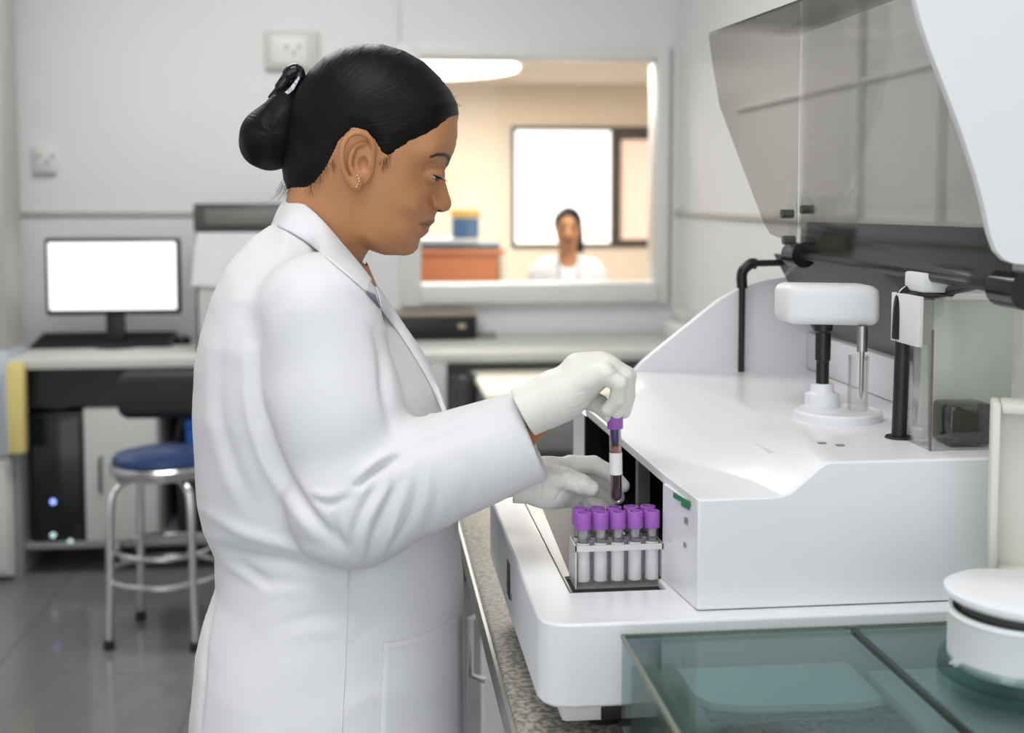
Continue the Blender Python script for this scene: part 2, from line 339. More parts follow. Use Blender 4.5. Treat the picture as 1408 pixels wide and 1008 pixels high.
# tall cabinet at the far left edge
q = onz(14, 800, 0)
tc = thing('cupboard', (q[0]-.3, q[1]+.25, 0), 'tall pale grey cupboard cut by the left edge of the picture', 'cupboard')
xr = ony(17, 700, q[1])[0]
bpart('lower_body', tc, M_cab, (xr-.55, xr, q[1], q[1]+.22, 0.02, ony(10, 630, q[1])[2]), .006)
bpart('upper_body', tc, mat('pale_blue_grey', (.50, .53, .58), .4, noise=.04), (xr-.55, xr+.001, q[1]-.01, q[1]+.22, ony(10, 628, q[1])[2], ony(10, 482, q[1])[2]), .006)
xt = ony(5, 300, q[1])[0]; zt_ = ony(10, 482, q[1])[2]
bpart('tall_panel', tc, mat('grey_panel', (.42, .43, .40), .5, noise=.04), (xt-.4, xt, q[1], q[1]+.22, zt_, 2.85), .01)
bpart('plinth', tc, M_dark, (xr-.54, xr-.01, q[1]+.02, q[1]+.20, 0, .02))
bpart('door', tc, M_cab, (xr-.54, xr-.01, q[1]-.018, q[1]-.002, .04, ony(10, 640, q[1])[2]), .004)
a, b = ony(11, 624, q[1]-.05), ony(31, 500, q[1]-.05)
yt = thing('yellow_folder', ((a[0]+b[0])/2, q[1]-.04, b[2]), 'yellow folder hanging beside the cupboard at left under the desktop level', 'folder')
bpart('cover', yt, M_yellow, (a[0]+.004, b[0], q[1]-.055, q[1]-.0, a[2], b[2]), .004)
bpart('spine', yt, M_cab, (a[0]-.004, a[0]+.005, q[1]-.057, q[1]+.001, a[2]+.0, b[2]+.002), .003)
# sockets on the back wall
def socket(px0, px1, py0, py1, label, m=M_cream):
    a, b = ony(px0, py1, YB-.03), ony(px1, py0, YB-.03)
    t = thing('wall_socket', ((a[0]+b[0])/2, YB-.0, (a[2]+b[2])/2), label, 'socket')
    bpart('plate', t, m, (a[0], b[0], YB-.03, YB, a[2], b[2]), .006); w_ = b[0]-a[0]; c = (a[0]+b[0])/2; z = (a[2]+b[2])/2
    bpart('insert', t, M_trim, (a[0]+w_*.12, b[0]-w_*.2, YB-.036, YB-.028, a[2]+.02, b[2]-.02), .004)
    for dx, dz in ((-.02, .012), (0.01, -.012), (.03, .012)):
        bm = lathe(N(), [(0, 0), (.007, 0), (.007, .004), (0, .004)], (0, 0, 0), 12); bmesh.ops.rotate(bm, verts=bm.verts[:], matrix=Matrix.Rotation(PI/2, 3, 'X'))
        bmesh.ops.translate(bm, verts=bm.verts[:], vec=(c+dx, YB-.034, z+dz)); part('hole', bm, M_grey, t)
socket(364, 438, 43, 95, 'wide cream socket box high on the wall behind the standing woman', mat('cream_plate', (.60, .58, .52), .4, noise=.04))
socket(46, 76, 200, 238, 'small white socket on the wall above the monitor', M_trim)
# stool
q = onz(232, 655, .545); sx, sy = onz(150, 893, 0)[0]+.175, onz(150, 893, 0)[1]+.17
sx, sy = onz(150, 893, 0)[0]+.156, onz(150, 893, 0)[1]+.109
st = thing('stool', (sx, sy, 0), 'chrome legged stool with a blue round seat and black backrest', 'stool')
bm = lathe(N(), [(0, .545), (.140, .545), (.153, .553), (.156, .565), (.149, .58), (.10, .592), (0, .596)], (sx, sy, 0), 40); part('seat', bm, M_blue, st)
bm = lathe(N(), [(.145, .520), (.157, .520), (.161, .53), (.161, .55), (.156, .556), (.145, .556), (.145, .52)], (sx, sy, 0), 40); part('seat_rim', bm, M_chrome, st)
for k in range(4):
    an = math.radians(215+90*k); u = Vector((math.cos(an), math.sin(an), 0)); c = Vector((sx, sy, 0))
    P = [c+u*.05+Vector((0, 0, .515)), c+u*.12+Vector((0, 0, .512)), c+u*.16+Vector((0, 0, .49)), c+u*.176+Vector((0, 0, .43)), c+u*.183+Vector((0, 0, .2)), c+u*.190+Vector((0, 0, .02))]
    lg = part('leg', tube(N(), smoothpath(P, 6), .0125, 14), M_chrome, st)
    p = c+u*.190; part('rubber_foot', lathe(N(), [(0, 0), (.018, 0), (.016, .03), (0, .03)], (p.x, p.y, 0), 14), M_rubber, lg)
for z, r in ((.205, .176), (.285, .150)):
    ring = [(sx+r*math.cos(2*PI*k/36), sy+r*math.sin(2*PI*k/36), z+(.0 if z < .25 else 0)) for k in range(37)]
    part('foot_ring', tube(N(), ring, .009, 10, False), M_chrome, st)
bc = dep(236, 538, 3.95)
bm = N(); box(bm, -.215, .215, -.03, .03, -.115, .115, .029, 5)
for v in bm.verts:
    v.co.z += -.05*(v.co.x/.215)**2*(1 if v.co.z > 0 else -1); v.co.y -= .10*(v.co.x/.215)**2
bmesh.ops.translate(bm, verts=bm.verts[:], vec=(bc[0]+.06, sy+.16, bc[2])); part('backrest', bm, M_rubber, st)
part('backrest_bar', tube(N(), smoothpath([(sx, sy+.08, .525), (sx, sy+.20, .53), (sx+.02, sy+.21, .62), (bc[0]+.06, sy+.185, bc[2])], 6), .011, 10), M_black, st)

# beneath the desk in the middle: crate trolley and cream boxes
a = ony(630, 520, dy0-.1)
tr = thing('trolley', (.75, dy0-.35, 0), 'cream topped trolley with a grey rim in front of the back desk', 'trolley')
p0, p1 = onz(668, 545, .74), onz(905, 545, .74); tf = p0[1]
bpart('top', tr, M_cream, (p0[0], p1[0], tf, dy0-.02, .715, .74), .006)
bpart('rim', tr, M_trim, (p0[0]-.01, p1[0]+.01, tf-.012, tf+.01, .695, .715), .003)
bpart('drawer', tr, M_grey, (p0[0]+.03, p1[0]-.03, tf-.004, dy0-.03, .56, .69), .004)
for xx in (p0[0]+.0, p1[0]-.04):
    for y in (tf, dy0-.06): bpart('leg', tr, M_cab, (xx, xx+.04, y, y+.04, 0, .715), .003)
bpart('lower_shelf', tr, M_cab, (p0[0]+.01, p1[0]-.01, tf+.01, dy0-.03, .20, .22), .003)
a, b = ony(655, 545, tf-.10), ony(800, 545, tf-.10)
cr = thing('crate', ((a[0]+b[0])/2, tf+.15, .22), 'white crate on the lower shelf of the cream topped trolley', 'crate')
bpart('body', cr, M_trim, (p0[0]+.06, p1[0]-.2, tf+.03, dy0-.08, .221, .42), .008); bpart('rim', cr, M_trim, (p0[0]+.05, p1[0]-.19, tf+.02, dy0-.07, .42, .44), .005)
a = ony(608, 590, dy0-.04)
pl = thing('side_panel', (a[0], dy0, 0), 'pale upright board under the desk just left of the trolley', 'board')
bpart('board', pl, M_desk, (a[0]-.045, a[0]+.02, dy0-.01, dy0+.03, 0.0, DZ-.036), .003)
bin_ = thing('waste_bin', (a[0]+.075, dy0-.16, 0), 'tall slim dark grey bin standing between the pale board and the trolley', 'bin')
bm = lathe(N(), [(0, 0), (.032, 0), (.038, .55), (.042, .60), (.046, .74), (.042, .745), (.036, .60), (.030, .02), (0, .02)], (a[0]+.075, dy0-.16, 0), 28); part('body', bm, M_dark, bin_)
# items far right on the desk
for k, (px, py, w_, h_, mm, lb) in enumerate(((948, 462, .11, .05, M_paper, 'flat stack of white papers on the desk corner by the right wall'), (955, 440, .09, .045, M_cab, 'small grey box on top of the paper stack in the desk corner'))):
    pass
q = ony(950, 440, YB-.35)
s1 = tag(done('paper_stack', box(N(), q[0]-.09, q[0]+.13, YB-.5, YB-.2, DZ, DZ+.07, .006), M_paper), 'stack of white papers on the desk corner by the right wall', 'papers')
s2 = tag(done('small_box', box(N(), q[0]-.05, q[0]+.11, YB-.46, YB-.24, DZ+.07, DZ+.12, .006), M_cab), 'small pale grey box on the paper stack in the desk corner', 'box')

# far room furniture
y0 = 7.0; a, b = ony(560, 430, y0), ony(694, 343, y0)
oc = thing('cabinet', ((a[0]+b[0])/2, y0+.25, 0), 'orange wood cabinet in the far cream room', 'cabinet')
bpart('side_panel', oc, M_cream, (b[0]-.03, b[0], y0, y0+.5, 0, b[2]-.03), .003); bpart('side_panel', oc, M_orange, (a[0]-.2, a[0]-.17, y0, y0+.5, 0, b[2]-.03), .003)
bpart('top', oc, M_orange, (a[0]-.2, b[0], y0, y0+.5, b[2]-.03, b[2]), .003); bpart('door', oc, M_orange, (a[0]-.17, b[0]-.03, y0+.02, y0+.04, .05, b[2]-.03), .002); bpart('body', oc, M_orange, (a[0]-.17, b[0]-.03, y0+.05, y0+.48, .05, b[2]-.031))
fo = tag(done('folder', box(N(), a[0]-.1, b[0]-.02, y0+.03, y0+.35, b[2]+.001, b[2]+.03, .004), mat('navy_cover', (.02, .07, .12), .5, noise=.1)), 'dark blue folder lying on the orange cabinet', 'folder')
pp = tag(done('paper_stack', box(N(), a[0]-.05, b[0]-.14, y0+.06, y0+.3, b[2]+.031, b[2]+.06, .004), M_paper), 'white papers on the dark blue folder in the far room', 'papers')
c0, c1 = ony(622, 322, y0+.15), ony(658, 288, y0+.15)
ct = thing('carton', ((c0[0]+c1[0])/2, y0+.17, b[2]+.06), 'small blue and yellow carton on papers on the orange cabinet', 'box')
bpart('body', ct, mat('blue_print', (.05, .14, .30), .5, noise=.1), (c0[0], c1[0], y0+.12, y0+.22, b[2]+.061, c1[2]-.05), .003); bpart('lid', ct, mat('yellow_print', (.75, .50, .10), .5, noise=.1), (c0[0]-.004, c1[0]+.004, y0+.117, y0+.223, c1[2]-.05, c1[2]), .003)

# ------------------------------------------------------------------ granite counter on the right
CTZ = .87
ct_ = thing('counter', (.7, 1.3, 0), 'long speckled granite counter carrying the white analysers', 'counter')
bpart('worktop', ct_, M_granite, (.135, XR-.002, .15, 2.0, CTZ-.035, CTZ), .004)
bpart('edge_strip', ct_, M_steel, (.131, .135, .15, 2.0, CTZ-.034, CTZ-.004))
bpart('cabinet_body', ct_, M_shell2, (.19, XR-.002, .2, 1.97, .08, CTZ-.036), .004)
bpart('plinth', ct_, M_black, (.22, XR-.01, .25, 1.95, 0, .08))
for k in range(3):
    y = .22+k*.585; d = bpart('door', ct_, M_shell2, (.172, .189, y, y+.57, .10, CTZ-.05), .004)
    part('handle', tube(N(), [(.172, y+.5, .62), (.15, y+.5, .63), (.15, y+.5, .72), (.172, y+.5, .73)], .005, 8), M_chrome, d)

# ------------------------------------------------------------------ analyser 1
DK = .985; ZL = 1.093; ZP = 1.126; YFm = 1.105; XE = .153; XB = .66; YBK = 1.78
an = thing('blood_analyser', (.4, 1.4, CTZ), 'large white laboratory analyser with its smoked lid raised', 'analyser')
# skirt / deck with the sample bay cut out
bm = N()
px0, px1, pyf, pyb = .195, .293, 1.198, 1.62
def cham(x, y): return (x, y, DK)
outer = [(XE, 1.60), (XE, YFm+.03), (XE+.006, YFm+.012), (XE+.018, YFm+.003), (XE+.03, YFm), (XB, YFm), (XB, YBK), (XE+.02, YBK)]
def slab(bm, x0, x1, y0, y1, z0, z1): box(bm, x0, x1, y0, y1, z0, z1)
# deck top assembled from four slabs round the bay, with a rounded outer rim
prism(bm, [(x, y, .905) for x, y in [(XE, YFm+.03), (XE+.004, YFm+.014), (XE+.013, YFm+.004), (XE+.028, YFm), (XB, YFm), (XB, YBK), (px0-.01, YBK), (px0-.01, 1.60), (XE, 1.60)]], (0, 0, DK-.905))
sk = part('deck', bm, M_shell, an)
cut_me = bpy.data.meshes.new('c'); cb_ = box(N(), px0-an.location.x, px1-an.location.x, pyf-an.location.y, pyb-an.location.y, .955-CTZ, 1.1-CTZ); cb_.to_mesh(cut_me); cb_.free()
cut_o = bpy.data.objects.new('c', cut_me); COL.objects.link(cut_o); cut_o.parent = an
bo = sk.modifiers.new('cut', 'BOOLEAN'); bo.operation = 'DIFFERENCE'; bo.object = cut_o; bo.solver = 'EXACT'
dg = bpy.context.evaluated_depsgraph_get(); nm = bpy.data.meshes.new_from_object(sk.evaluated_get(dg)); sk.modifiers.clear(); sk.data = nm
bpy.data.objects.remove(cut_o)
bv = sk.modifiers.new('b', 'BEVEL'); bv.width = .006; bv.segments = 3; bv.limit_method = 'ANGLE'; bv.angle_limit = .9
bpart('base_foot', an, M_shell2, (XE+.022, XB-.02, YFm+.02, YBK-.02, CTZ+.012, .906), .006)
for xx in (XE+.07, .6):
    for y in (YFm+.06, 1.7): part('foot', lathe(N(), [(0, 0), (.02, 0), (.022, .013), (0, .013)], (xx, y, CTZ), 16), M_rubber, an)
bpart('side_socket', an, M_black, (XE-.0015, XE+.002, 1.36, 1.385, .925, .965), .001)
bpart('side_socket', an, M_grey, (XE-.0015, XE+.002, 1.34, 1.35, .93, .936), .0005)
bpart('base_slot', an, M_black, (XE+.06, XE+.20, YFm+.017, YFm+.021, .885, .9035), .001)
# bay floor and liner
bpart('bay_floor', an, M_black, (px0, px1, pyf, pyb, .955, .977))
part('bay_liner', prism(N(), [(px0+.001, 1.26, .978), (px0+.001, pyb-.002, .978), (px0+.022, pyb-.002, .979), (px0+.010, 1.26, .979)], (0, 0, .003)), M_steel, an)
part('bay_liner', prism(N(), [(px0+.0005, 1.20, .978), (px0+.0005, pyb, .978), (px0+.0005, pyb, .9845), (px0+.0005, 1.20, .9845)], (.002, 0, 0)), M_steel, an)
# housing: front pillar, top cover, rear
yf = 1.130; xC = .431
def ss_(t): t = max(0., min(1., t)); return t*t*(3-2*t)
def interp(y, P): return float(np.interp(y, [p[0] for p in P], [p[1] for p in P]))
bm = N(); NY, NX = 44, 48; g_ = []
for i in range(NY+1):
    y = yf+.0015+(YBK-.02-yf)*i/NY; xl = interp(y, [(yf, .306), (1.23, .2995), (1.655, .288), (YBK-.02, .369)])
    xs = max(xl, interp(y, [(yf, .392), (1.2, .375), (1.32, .315), (1.5, .295), (1.8, .28)])); xe = interp(y, [(yf, .431), (1.36, .470), (1.58, .420), (1.76, .375)]); row = []
    us = sorted(set(list(np.linspace(0, .16, 8))+[]))
    X_ = [xl]+list(np.linspace(max(xl+.004, xs), max(xe, xs+.006), 16))+list(np.linspace(max(xe, xs+.006), XB, 12)[1:])
    row = [bm.verts.new((x, y, ZL+(ZP-ZL)*max(0, min(1, (x-xs)/max(xe-xs, .006))) if x > xs else ZL)) for x in X_]; g_.append(row)
for a, b in zip(g_, g_[1:]):
    for k in range(len(a)-1): bm.faces.new((a[k], a[k+1], b[k+1], b[k]))
r = bmesh.ops.extrude_face_region(bm, geom=bm.faces[:])
for q in [g for g in r['geom'] if isinstance(g, bmesh.types.BMVert)]: q.co.z -= .010
hs = part('top_cover', bm, M_shell, an, ang=50)
bv = hs.modifiers.new('b', 'BEVEL'); bv.width = .003; bv.segments = 3; bv.limit_method = 'ANGLE'; bv.angle_limit = 1.2
ft = [(XB, ZP)]+[(.392+.039*t, ZL+(ZP-ZL)*t) for t in (1.12, 1.0, .75, .5, .25)]
ft = [(XB, ZP), (.436, ZP), (.431, ZP-.001), (.424, ZP-.0055), (.402, ZL+.009), (.396, ZL+.0045), (.388, ZL+.0018), (.376, ZL+.0005), (.306, ZL)]
prf = [(.306, DK+.001), (XB, DK+.001)]+ft
bm = prism(N(), [(x, yf-.003, z) for x, z in prf], (0, .005, 0)); hf = part('front_plate', bm, M_shell, an, ang=50)
bv = hf.modifiers.new('b', 'BEVEL'); bv.width = .0018; bv.segments = 3; bv.limit_method = 'ANGLE'; bv.angle_limit = 1.2
bm = N(); prism(bm, [(.306, yf, DK+.001), (XB, yf, DK+.001), (XB, yf, ZP-.009), (xC+.004, yf, ZP-.009), (.394, yf, ZL-.008), (.306, yf, ZL-.008)], (0, .10, 0))
for q in bm.verts:
    if q.co.x < .31: q.co.x = .3062 if q.co.y < yf+.05 else .2967
part('front_housing', bm, M_shell, an, False)
bpart('seam', an, M_black, (.306, XB-.005, yf+.002, yf+.09, DK-.001, DK+.0025))
bpart('bay_side_wall', an, M_blackg, (.40, .41, yf+.1, 1.64, DK, ZL-.012)); bpart('bay_end_wall', an, M_blackg, (.288, .40, 1.64, 1.652, DK-.005, ZL-.011)); bpart('bay_deck', an, M_blackg, (px1+.001, .40, yf+.101, 1.64, DK-.001, DK+.001))
bpart('sensor_bar', an, M_grey, (.33, .345, 1.5, 1.515, DK, ZL-.012)); bpart('rear_body', an, M_shell, (.41, XB-.01, yf+.1, YBK-.03, DK, ZP-.012)); bpart('rear_body', an, M_shell, (.289, .41, 1.653, YBK-.03, DK, ZL-.012))
# marks on the pillar side face: slanted green emblem, two tiny marks
def sidemark(px0_, py0_, px1_, py1_, dz, m):
    a, b = onx(px0_, py0_, .3005), onx(px1_, py1_, .3005)
    e = .0012
    f = lambda y: .306-(y-yf)*.095-e
    part('mark', prism(N(), [(f(a[1]), a[1], a[2]), (f(b[1]), b[1], b[2]), (f(b[1]), b[1], b[2]-dz), (f(a[1]), a[1], a[2]-dz)], (.0005, 0, 0)), m, an)
sidemark(928, 677, 945, 690, .005, M_green); sidemark(936, 690, 944, 696, .004, M_green); sidemark(939, 711, 942, 713, .006, M_grey); sidemark(938, 745, 940, 747, .005, M_grey)
# far fin panel
yF = YBK-.012
pts = [(864, 511), (880, 497), (915, 468), (950, 440), (985, 412), (1015, 395), (1050, 384), (1090, 378), (1140, 376), (1140, 520)]
P = [ony(a_, b_, yF) for a_, b_ in pts]; P[0][2] = ZP-.006; P[-1][2] = ZP-.006
part('end_fin', prism(N(), P, (0, -.015, 0)), M_shell, an)
# rear riser and dark backboard up to the hinge
XRs = onz(1138, 519, ZP)[0]
bpart('rear_riser', an, M_shell, (XRs, XRs+.05, 1.27, yF-.015, ZP, ZP+.055), .004)
part('backboard', prism(N(), [(XRs+.012, 1.275, ZP+.055), (XRs+.012, yF-.015, ZP+.055), (.585, yF-.015, 1.296), (.585, 1.275, 1.296)], (.006, 0, .001)), M_dark, an)
bpart('riser_slot', an, M_grey, (XRs-.001, XRs+.001, 1.28, 1.33, ZP+.018, ZP+.024))
# plateau details
q = onz(1133, 578, ZP)
part('wash_well', lathe(N(), [(.045, 0), (.05, 0), (.05, .008), (.046, .010), (.040, .006), (0, .006)], (onz(1152, 575, ZP)[0], onz(1152, 575, ZP)[1], ZP), 40), M_shell, an)
for (p_, q_) in ((1130, 610), (1155, 613)):
    z = onz(p_, q_, ZP); bpart('slot_mark', an, M_grey, (z[0]-.004, z[0]+.004, z[1]-.003, z[1]+.003, ZP-.001, ZP+.0012))
# probe arm on its post
b0 = onz(1130, 566, ZP); ya_ = b0[1]
part('post_collar', lathe(N(), [(0, 0), (.020, 0), (.020, .022), (.014, .024), (.013, .034), (0, .034)], (b0[0], ya_, ZP), 28), M_shell, an)
t0 = ony(1130, 445, ya_)[2]
pst = part('post', lathe(N(), [(0, .03), (.0075, .03), (.0075, .06), (.009, .062), (.009, t0-ZP-.01), (.011, t0-ZP-.008), (.011, t0-ZP+.004), (0, t0-ZP+.004)], (b0[0], ya_, ZP), 24), M_black, an)
la, lb = ony(1088, 440, ya_-.02), ony(1209, 390, ya_-.03)
bm = N(); box(bm, la[0], lb[0], ya_-.028, ya_+.030, t0, lb[2]-.002, .011, 4)
for q in bm.verts: q.co.y -= (q.co.x-la[0])*.35-.02
part('probe_arm', bm, M_shell2, an)
q = ony(1186, 450, ya_-.03)
part('probe', lathe(N(), [(.001, ZP+.02), (.003, ZP+.03), (.003, t0-.03), (.006, t0-.03), (.006, t0), (0, t0)], (q[0], ya_-.03, 0), 16), M_steel, an)
part('probe_guide', lathe(N(), [(.012, ZP), (.012, ZP+.07), (.0105, ZP+.07), (.0105, ZP)], (q[0]-.004, ya_-.03, 0), 20), M_clear, an)
part('probe_guide', lathe(N(), [(0, ZP), (.010, ZP), (.010, ZP+.03), (.005, ZP+.032), (0, ZP+.032)], (q[0]-.03, ya_+.02, 0), 20), M_shell, an)
# black pipes: far thin one and near thick one
b1 = onz(1019, 511, ZP); e1 = ony(1021, 363, b1[1]); xe = ony(1098, 360, b1[1]+.03)
pth = smoothpath([(b1[0], b1[1], ZP), (b1[0], b1[1], e1[2]-.03), (b1[0], b1[1], e1[2]-.012), (b1[0]+.012, b1[1], e1[2]), (b1[0]+.03, b1[1], e1[2]+.001), (xe[0]+.02, b1[1], e1[2]+.002)], 6)
p1_ = part('lid_strut', tube(N(), pth, [.0048]*len(pth), 14), M_black, an)
part('elbow', tube(N(), smoothpath([(b1[0], b1[1], e1[2]-.035), (b1[0], b1[1], e1[2]-.012), (b1[0]+.012, b1[1], e1[2]), (b1[0]+.02, b1[1], e1[2])], 5), .0078, 14), M_black, an)
b2 = onz(1236, 602, ZP); e2 = ony(1246, 398, b2[1]); hx = .560; nz = 1.300
pth = smoothpath([(b2[0], b2[1], ZP), (b2[0]+.002, b2[1], ony(1238, 466, b2[1])[2])], 6)
part('lid_strut', tube(N(), pth, .0078, 16), M_black, an); part('grommet', lathe(N(), [(0, 0), (.015, 0), (.014, .002), (0, .002)], (b2[0], b2[1], ZP), 20), M_rubber, an)
z1 = ony(1238, 466, b2[1])[2]
pth = smoothpath([(b2[0]+.002, b2[1], z1), (b2[0]+.003, b2[1], z1+.035), (b2[0]+.008, b2[1], e2[2]-.006), (b2[0]+.022, b2[1]-.01, e2[2]+.002), (b2[0]+.035, b2[1]-.04, e2[2]+.001)], 6)
part('elbow', tube(N(), pth, [.0115]*(len(pth)-6)+[.0115, .011, .0095, .008, .0065, .006], 16), M_blackg, an)
hinN, hinF = ony(1396, 398, 1.03), ony(1098, 350, 1.61)
part('hinge_rail', tube(N(), [hinN, hinF], .006, 12), M_black, an)
for P_ in (hinN, hinF):
    part('hinge', tube(N(), [P_+np.array([0, -.022, 0]), P_+np.array([0, .022, 0])], .017, 20), M_blackg, an)
part('elbow_link', tube(N(), [(b2[0]+.033, b2[1]-.036, e2[2]+.001), tuple(hinN+np.array([0, .05, .003]))], .005, 10), M_black, an)
# raised smoked lid (child of the analyser), two end plates and three sheets
prof = [(1096, 347), (1100, 49), (975, 48), (979, 80), (990, 145), (1020, 225), (1052, 308), (1060, 322), (1075, 328)]
Pf = [ony(a_, b_, 1.61) for a_, b_ in prof]
lid_m = part('lid_end_plate', prism(N(), Pf, (0, .003, 0)), M_smoke, an, False)
b_, c_ = Pf[1], Pf[2]; hg = np.array([hinF[0], 1.61, hinF[2]])
hgN = np.array([hinN[0], 1.02, hinN[2]])
part('lid_sheet', prism(N(), [hg, b_, (b_[0], 1.02, b_[2]), hgN], (.003, 0, 0)), M_smoke2, an, False)
part('lid_top_sheet', prism(N(), [b_, c_, (c_[0]+.05, 1.02, c_[2]), (b_[0], 1.02, b_[2])], (0, 0, .003)), M_smoke, an, False)
# dense lower flange of the lid
q1_, q2_ = onx(1128, 306, hg[0]-.004), onx(1352, 312, hg[0]-.004)
part('lid_flange', prism(N(), [hg+np.array([-.006, -.02, .0]), (hg[0]-.004, hg[1]-.02, q1_[2]), (hgN[0]-.004, 1.03, q2_[2]), hgN+np.array([-.006, .01, 0])], (.002, 0, 0)), sheet('dense_smoked', (.55, .53, .50), .03), an, False)
# hinge fittings on the far corner
q = ony(1100, 300, 1.60)
part('hinge_bracket', prism(N(), [ony(1084, 268, 1.60), ony(1104, 262, 1.60), ony(1120, 285, 1.60), ony(1112, 340, 1.60), ony(1084, 345, 1.60)], (0, -.006, 0)), M_clear, an, False)
for (p_, q_) in ((1083, 294), (1085, 330), (1110, 288)):
    z = ony(p_, q_, 1.60); part('bolt', tube(N(), [(z[0]-.010, z[1]-.004, z[2]), (z[0]+.006, z[1]-.004, z[2])], .006, 12), M_dark, an)
near = [(1254, -40), (1258, -5), (1268, 35), (1280, 70), (1300, 122), (1322, 180), (1342, 240), (1354, 285), (1361, 320), (1370, 345), (1382, 358), (1397, 363), (1450, 366), (1560, 366), (1600, -60)]
Pn = [ony(a_, b_, 1.0) for a_, b_ in near]
o = part('lid_white_plate', prism(N(), Pn, (0, .008, 0)), M_shell2, an, ang=20)
tag(o, 'glossy white end plate of the lid')
bpart('plate_arm', an, M_shell2, (.60, .62, .995, 1.03, 1.28, 1.34), .002)

# clear acrylic box on the analyser, with its dark block
g0 = onz(1282, 621, ZP); g1 = onz(1257, 607, ZP); zt = ony(1282, 412, g0[1])[2]; gx1 = g0[0]+.12
bx = thing('acrylic_box', ((g0[0]+gx1)/2, g0[1]+.04, ZP), 'tall clear acrylic box standing on the analyser top by the thick black strut', 'box')
th_ = .003; gy1 = g0[1]+.085
bpart('panel', bx, M_clear, (g0[0]-.003, gx1, g0[1], g0[1]+th_, ZP+.001, zt), .0008); bpart('panel', bx, M_clear, (g0[0]-.003, gx1, gy1, gy1+th_, ZP+.001, zt), .0008)
bpart('panel', bx, M_clear, (g0[0]-.003, g0[0], g0[1]+th_, gy1, ZP+.001, zt), .0008); bpart('panel', bx, M_clear, (gx1-th_, gx1, g0[1]+th_, gy1, ZP+.001, zt), .0008)
bpart('panel', bx, M_clear, (g0[0]-.003, gx1, g0[1], gy1+th_, zt, zt+th_), .0008)
bpart('edge_strip', bx, mat('brown_edge', (.16, .12, .10), .4, noise=.3, nscale=120), (g0[0]-.0035, g0[0]-.0015, g0[1]-.001, g0[1]+.001, ZP+.001, zt-.03))
bpart('inner_sheet', bx, mat('pale_inner', (.66, .68, .62), .5, noise=.03), (g0[0]+.006, gx1-.006, g0[1]+.060, g0[1]+.062, ZP+.004, zt-.006))
tag(bpart('top_block', bx, M_shell2, (g0[0]+.0, g0[0]+.085, g0[1]+.03, g0[1]+.075, zt+.004, zt+.024), .003), 'white block on top')
tag(bpart('clip', bx, M_trim, (g0[0]-.009, g0[0]-.003, g0[1]+.02, g0[1]+.085, zt-.05, zt+.001), .001), 'white side clip')
c0, c1 = ony(1307, 620, g0[1]+.01), ony(1358, 557, g0[1]+.01)
tag(bpart('dark_block', bx, sheet('smoked_green', (.18, .21, .20), .08), (c0[0], c1[0]+.01, g0[1]+.012, g0[1]+.055, ZP+.002, c1[2]), .005), 'dark smoked block inside the box')
bpart('dark_core', bx, M_black, (c0[0]+.012, c1[0]-.0, g0[1]+.018, g0[1]+.05, ZP+.004, c1[2]-.012), .004)

# ------------------------------------------------------------------ analyser 2, teal smoked cover in the foreground
X2, X2b, Y2, Y2n = .222, .95, 1.072, .45
a2 = thing('reagent_analyser', (.55, .8, CTZ), 'low analyser under a dark teal smoked cover in the right foreground', 'analyser')
zt2 = DK
def rrect(x0, x1, y0, y1, r, n=5):
    o = []
    for cx_, cy_, s in ((x1-r, y1-r, 0), (x0+r, y1-r, 1), (x0+r, y0+r, 2), (x1-r, y0+r, 3)):
        for k in range(n+1):
            an_ = PI/2*(s+k/n); o.append((cx_+r*math.cos(an_), cy_+r*math.sin(an_)))
    return o
XS = .438
part('cover_pane', prism(N(), [(x, y, zt2-.004) for x, y in rrect(X2, XS-.002, Y2n, Y2, .008)], (0, 0, .004)), M_teal, a2, False)
part('cover_pane', prism(N(), [(x, y, zt2-.004) for x, y in rrect(XS+.002, X2b, Y2n, Y2, .008)], (0, 0, .004)), M_teal, a2, False)
bpart('cover_seam', a2, M_black, (XS-.002, XS+.002, Y2n, Y2-.001, zt2-.007, zt2-.001))
bpart('cover_side', a2, M_teal, (X2, X2+.003, Y2n, Y2, .90, zt2-.005)); bpart('cover_back', a2, M_pane, (X2+.004, X2b, Y2-.003, Y2, .90, zt2-.005))
bpart('rim', a2, M_olive, (X2-.001, X2+.0015, Y2n, Y2+.001, zt2-.0035, zt2+.0008)); bpart('rim', a2, M_olive, (X2, X2b, Y2-.0005, Y2+.0015, zt2-.0035, zt2+.0008))
q = onz(920, 869, zt2)
bpart('side_channel', a2, M_olive, (X2+.006, X2+.045, Y2n, Y2-.01, .89, .962), .003)
yq = onz(1100, 966, .955)[1]
bm = N(); prism(bm, [(X2+.05, Y2-.006, .948), (X2+.05, yq+.03, .948), (X2+.06, yq+.01, .948), (X2+.09, yq, .948), (XS-.03, yq-.004, .948), (XS-.008, yq+.004, .948), (XS-.008, Y2-.006, .948)], (0, 0, .006)); part('inner_deck', bm, M_shell2, a2)
bpart('inner_deck', a2, M_shell2, (XS+.01, X2b-.02, .62, Y2-.006, .935, .945), .002)
bpart('body', a2, M_grey, (X2+.006, X2b, Y2n, Y2-.006, CTZ+.012, .89), .004)
part('reagent_well', lathe(N(), [(.0, 0), (.07, 0), (.078, .03), (.078, .05), (.070, .05), (.066, .01), (0, .01)], (.335, .82, .89), 40), M_black, a2)
part('reagent_disc', lathe(N(), [(0, .02), (.055, .02), (.06, .03), (.02, .034), (.012, .045), (0, .045)], (.335, .82, .89), 40), M_grey, a2)
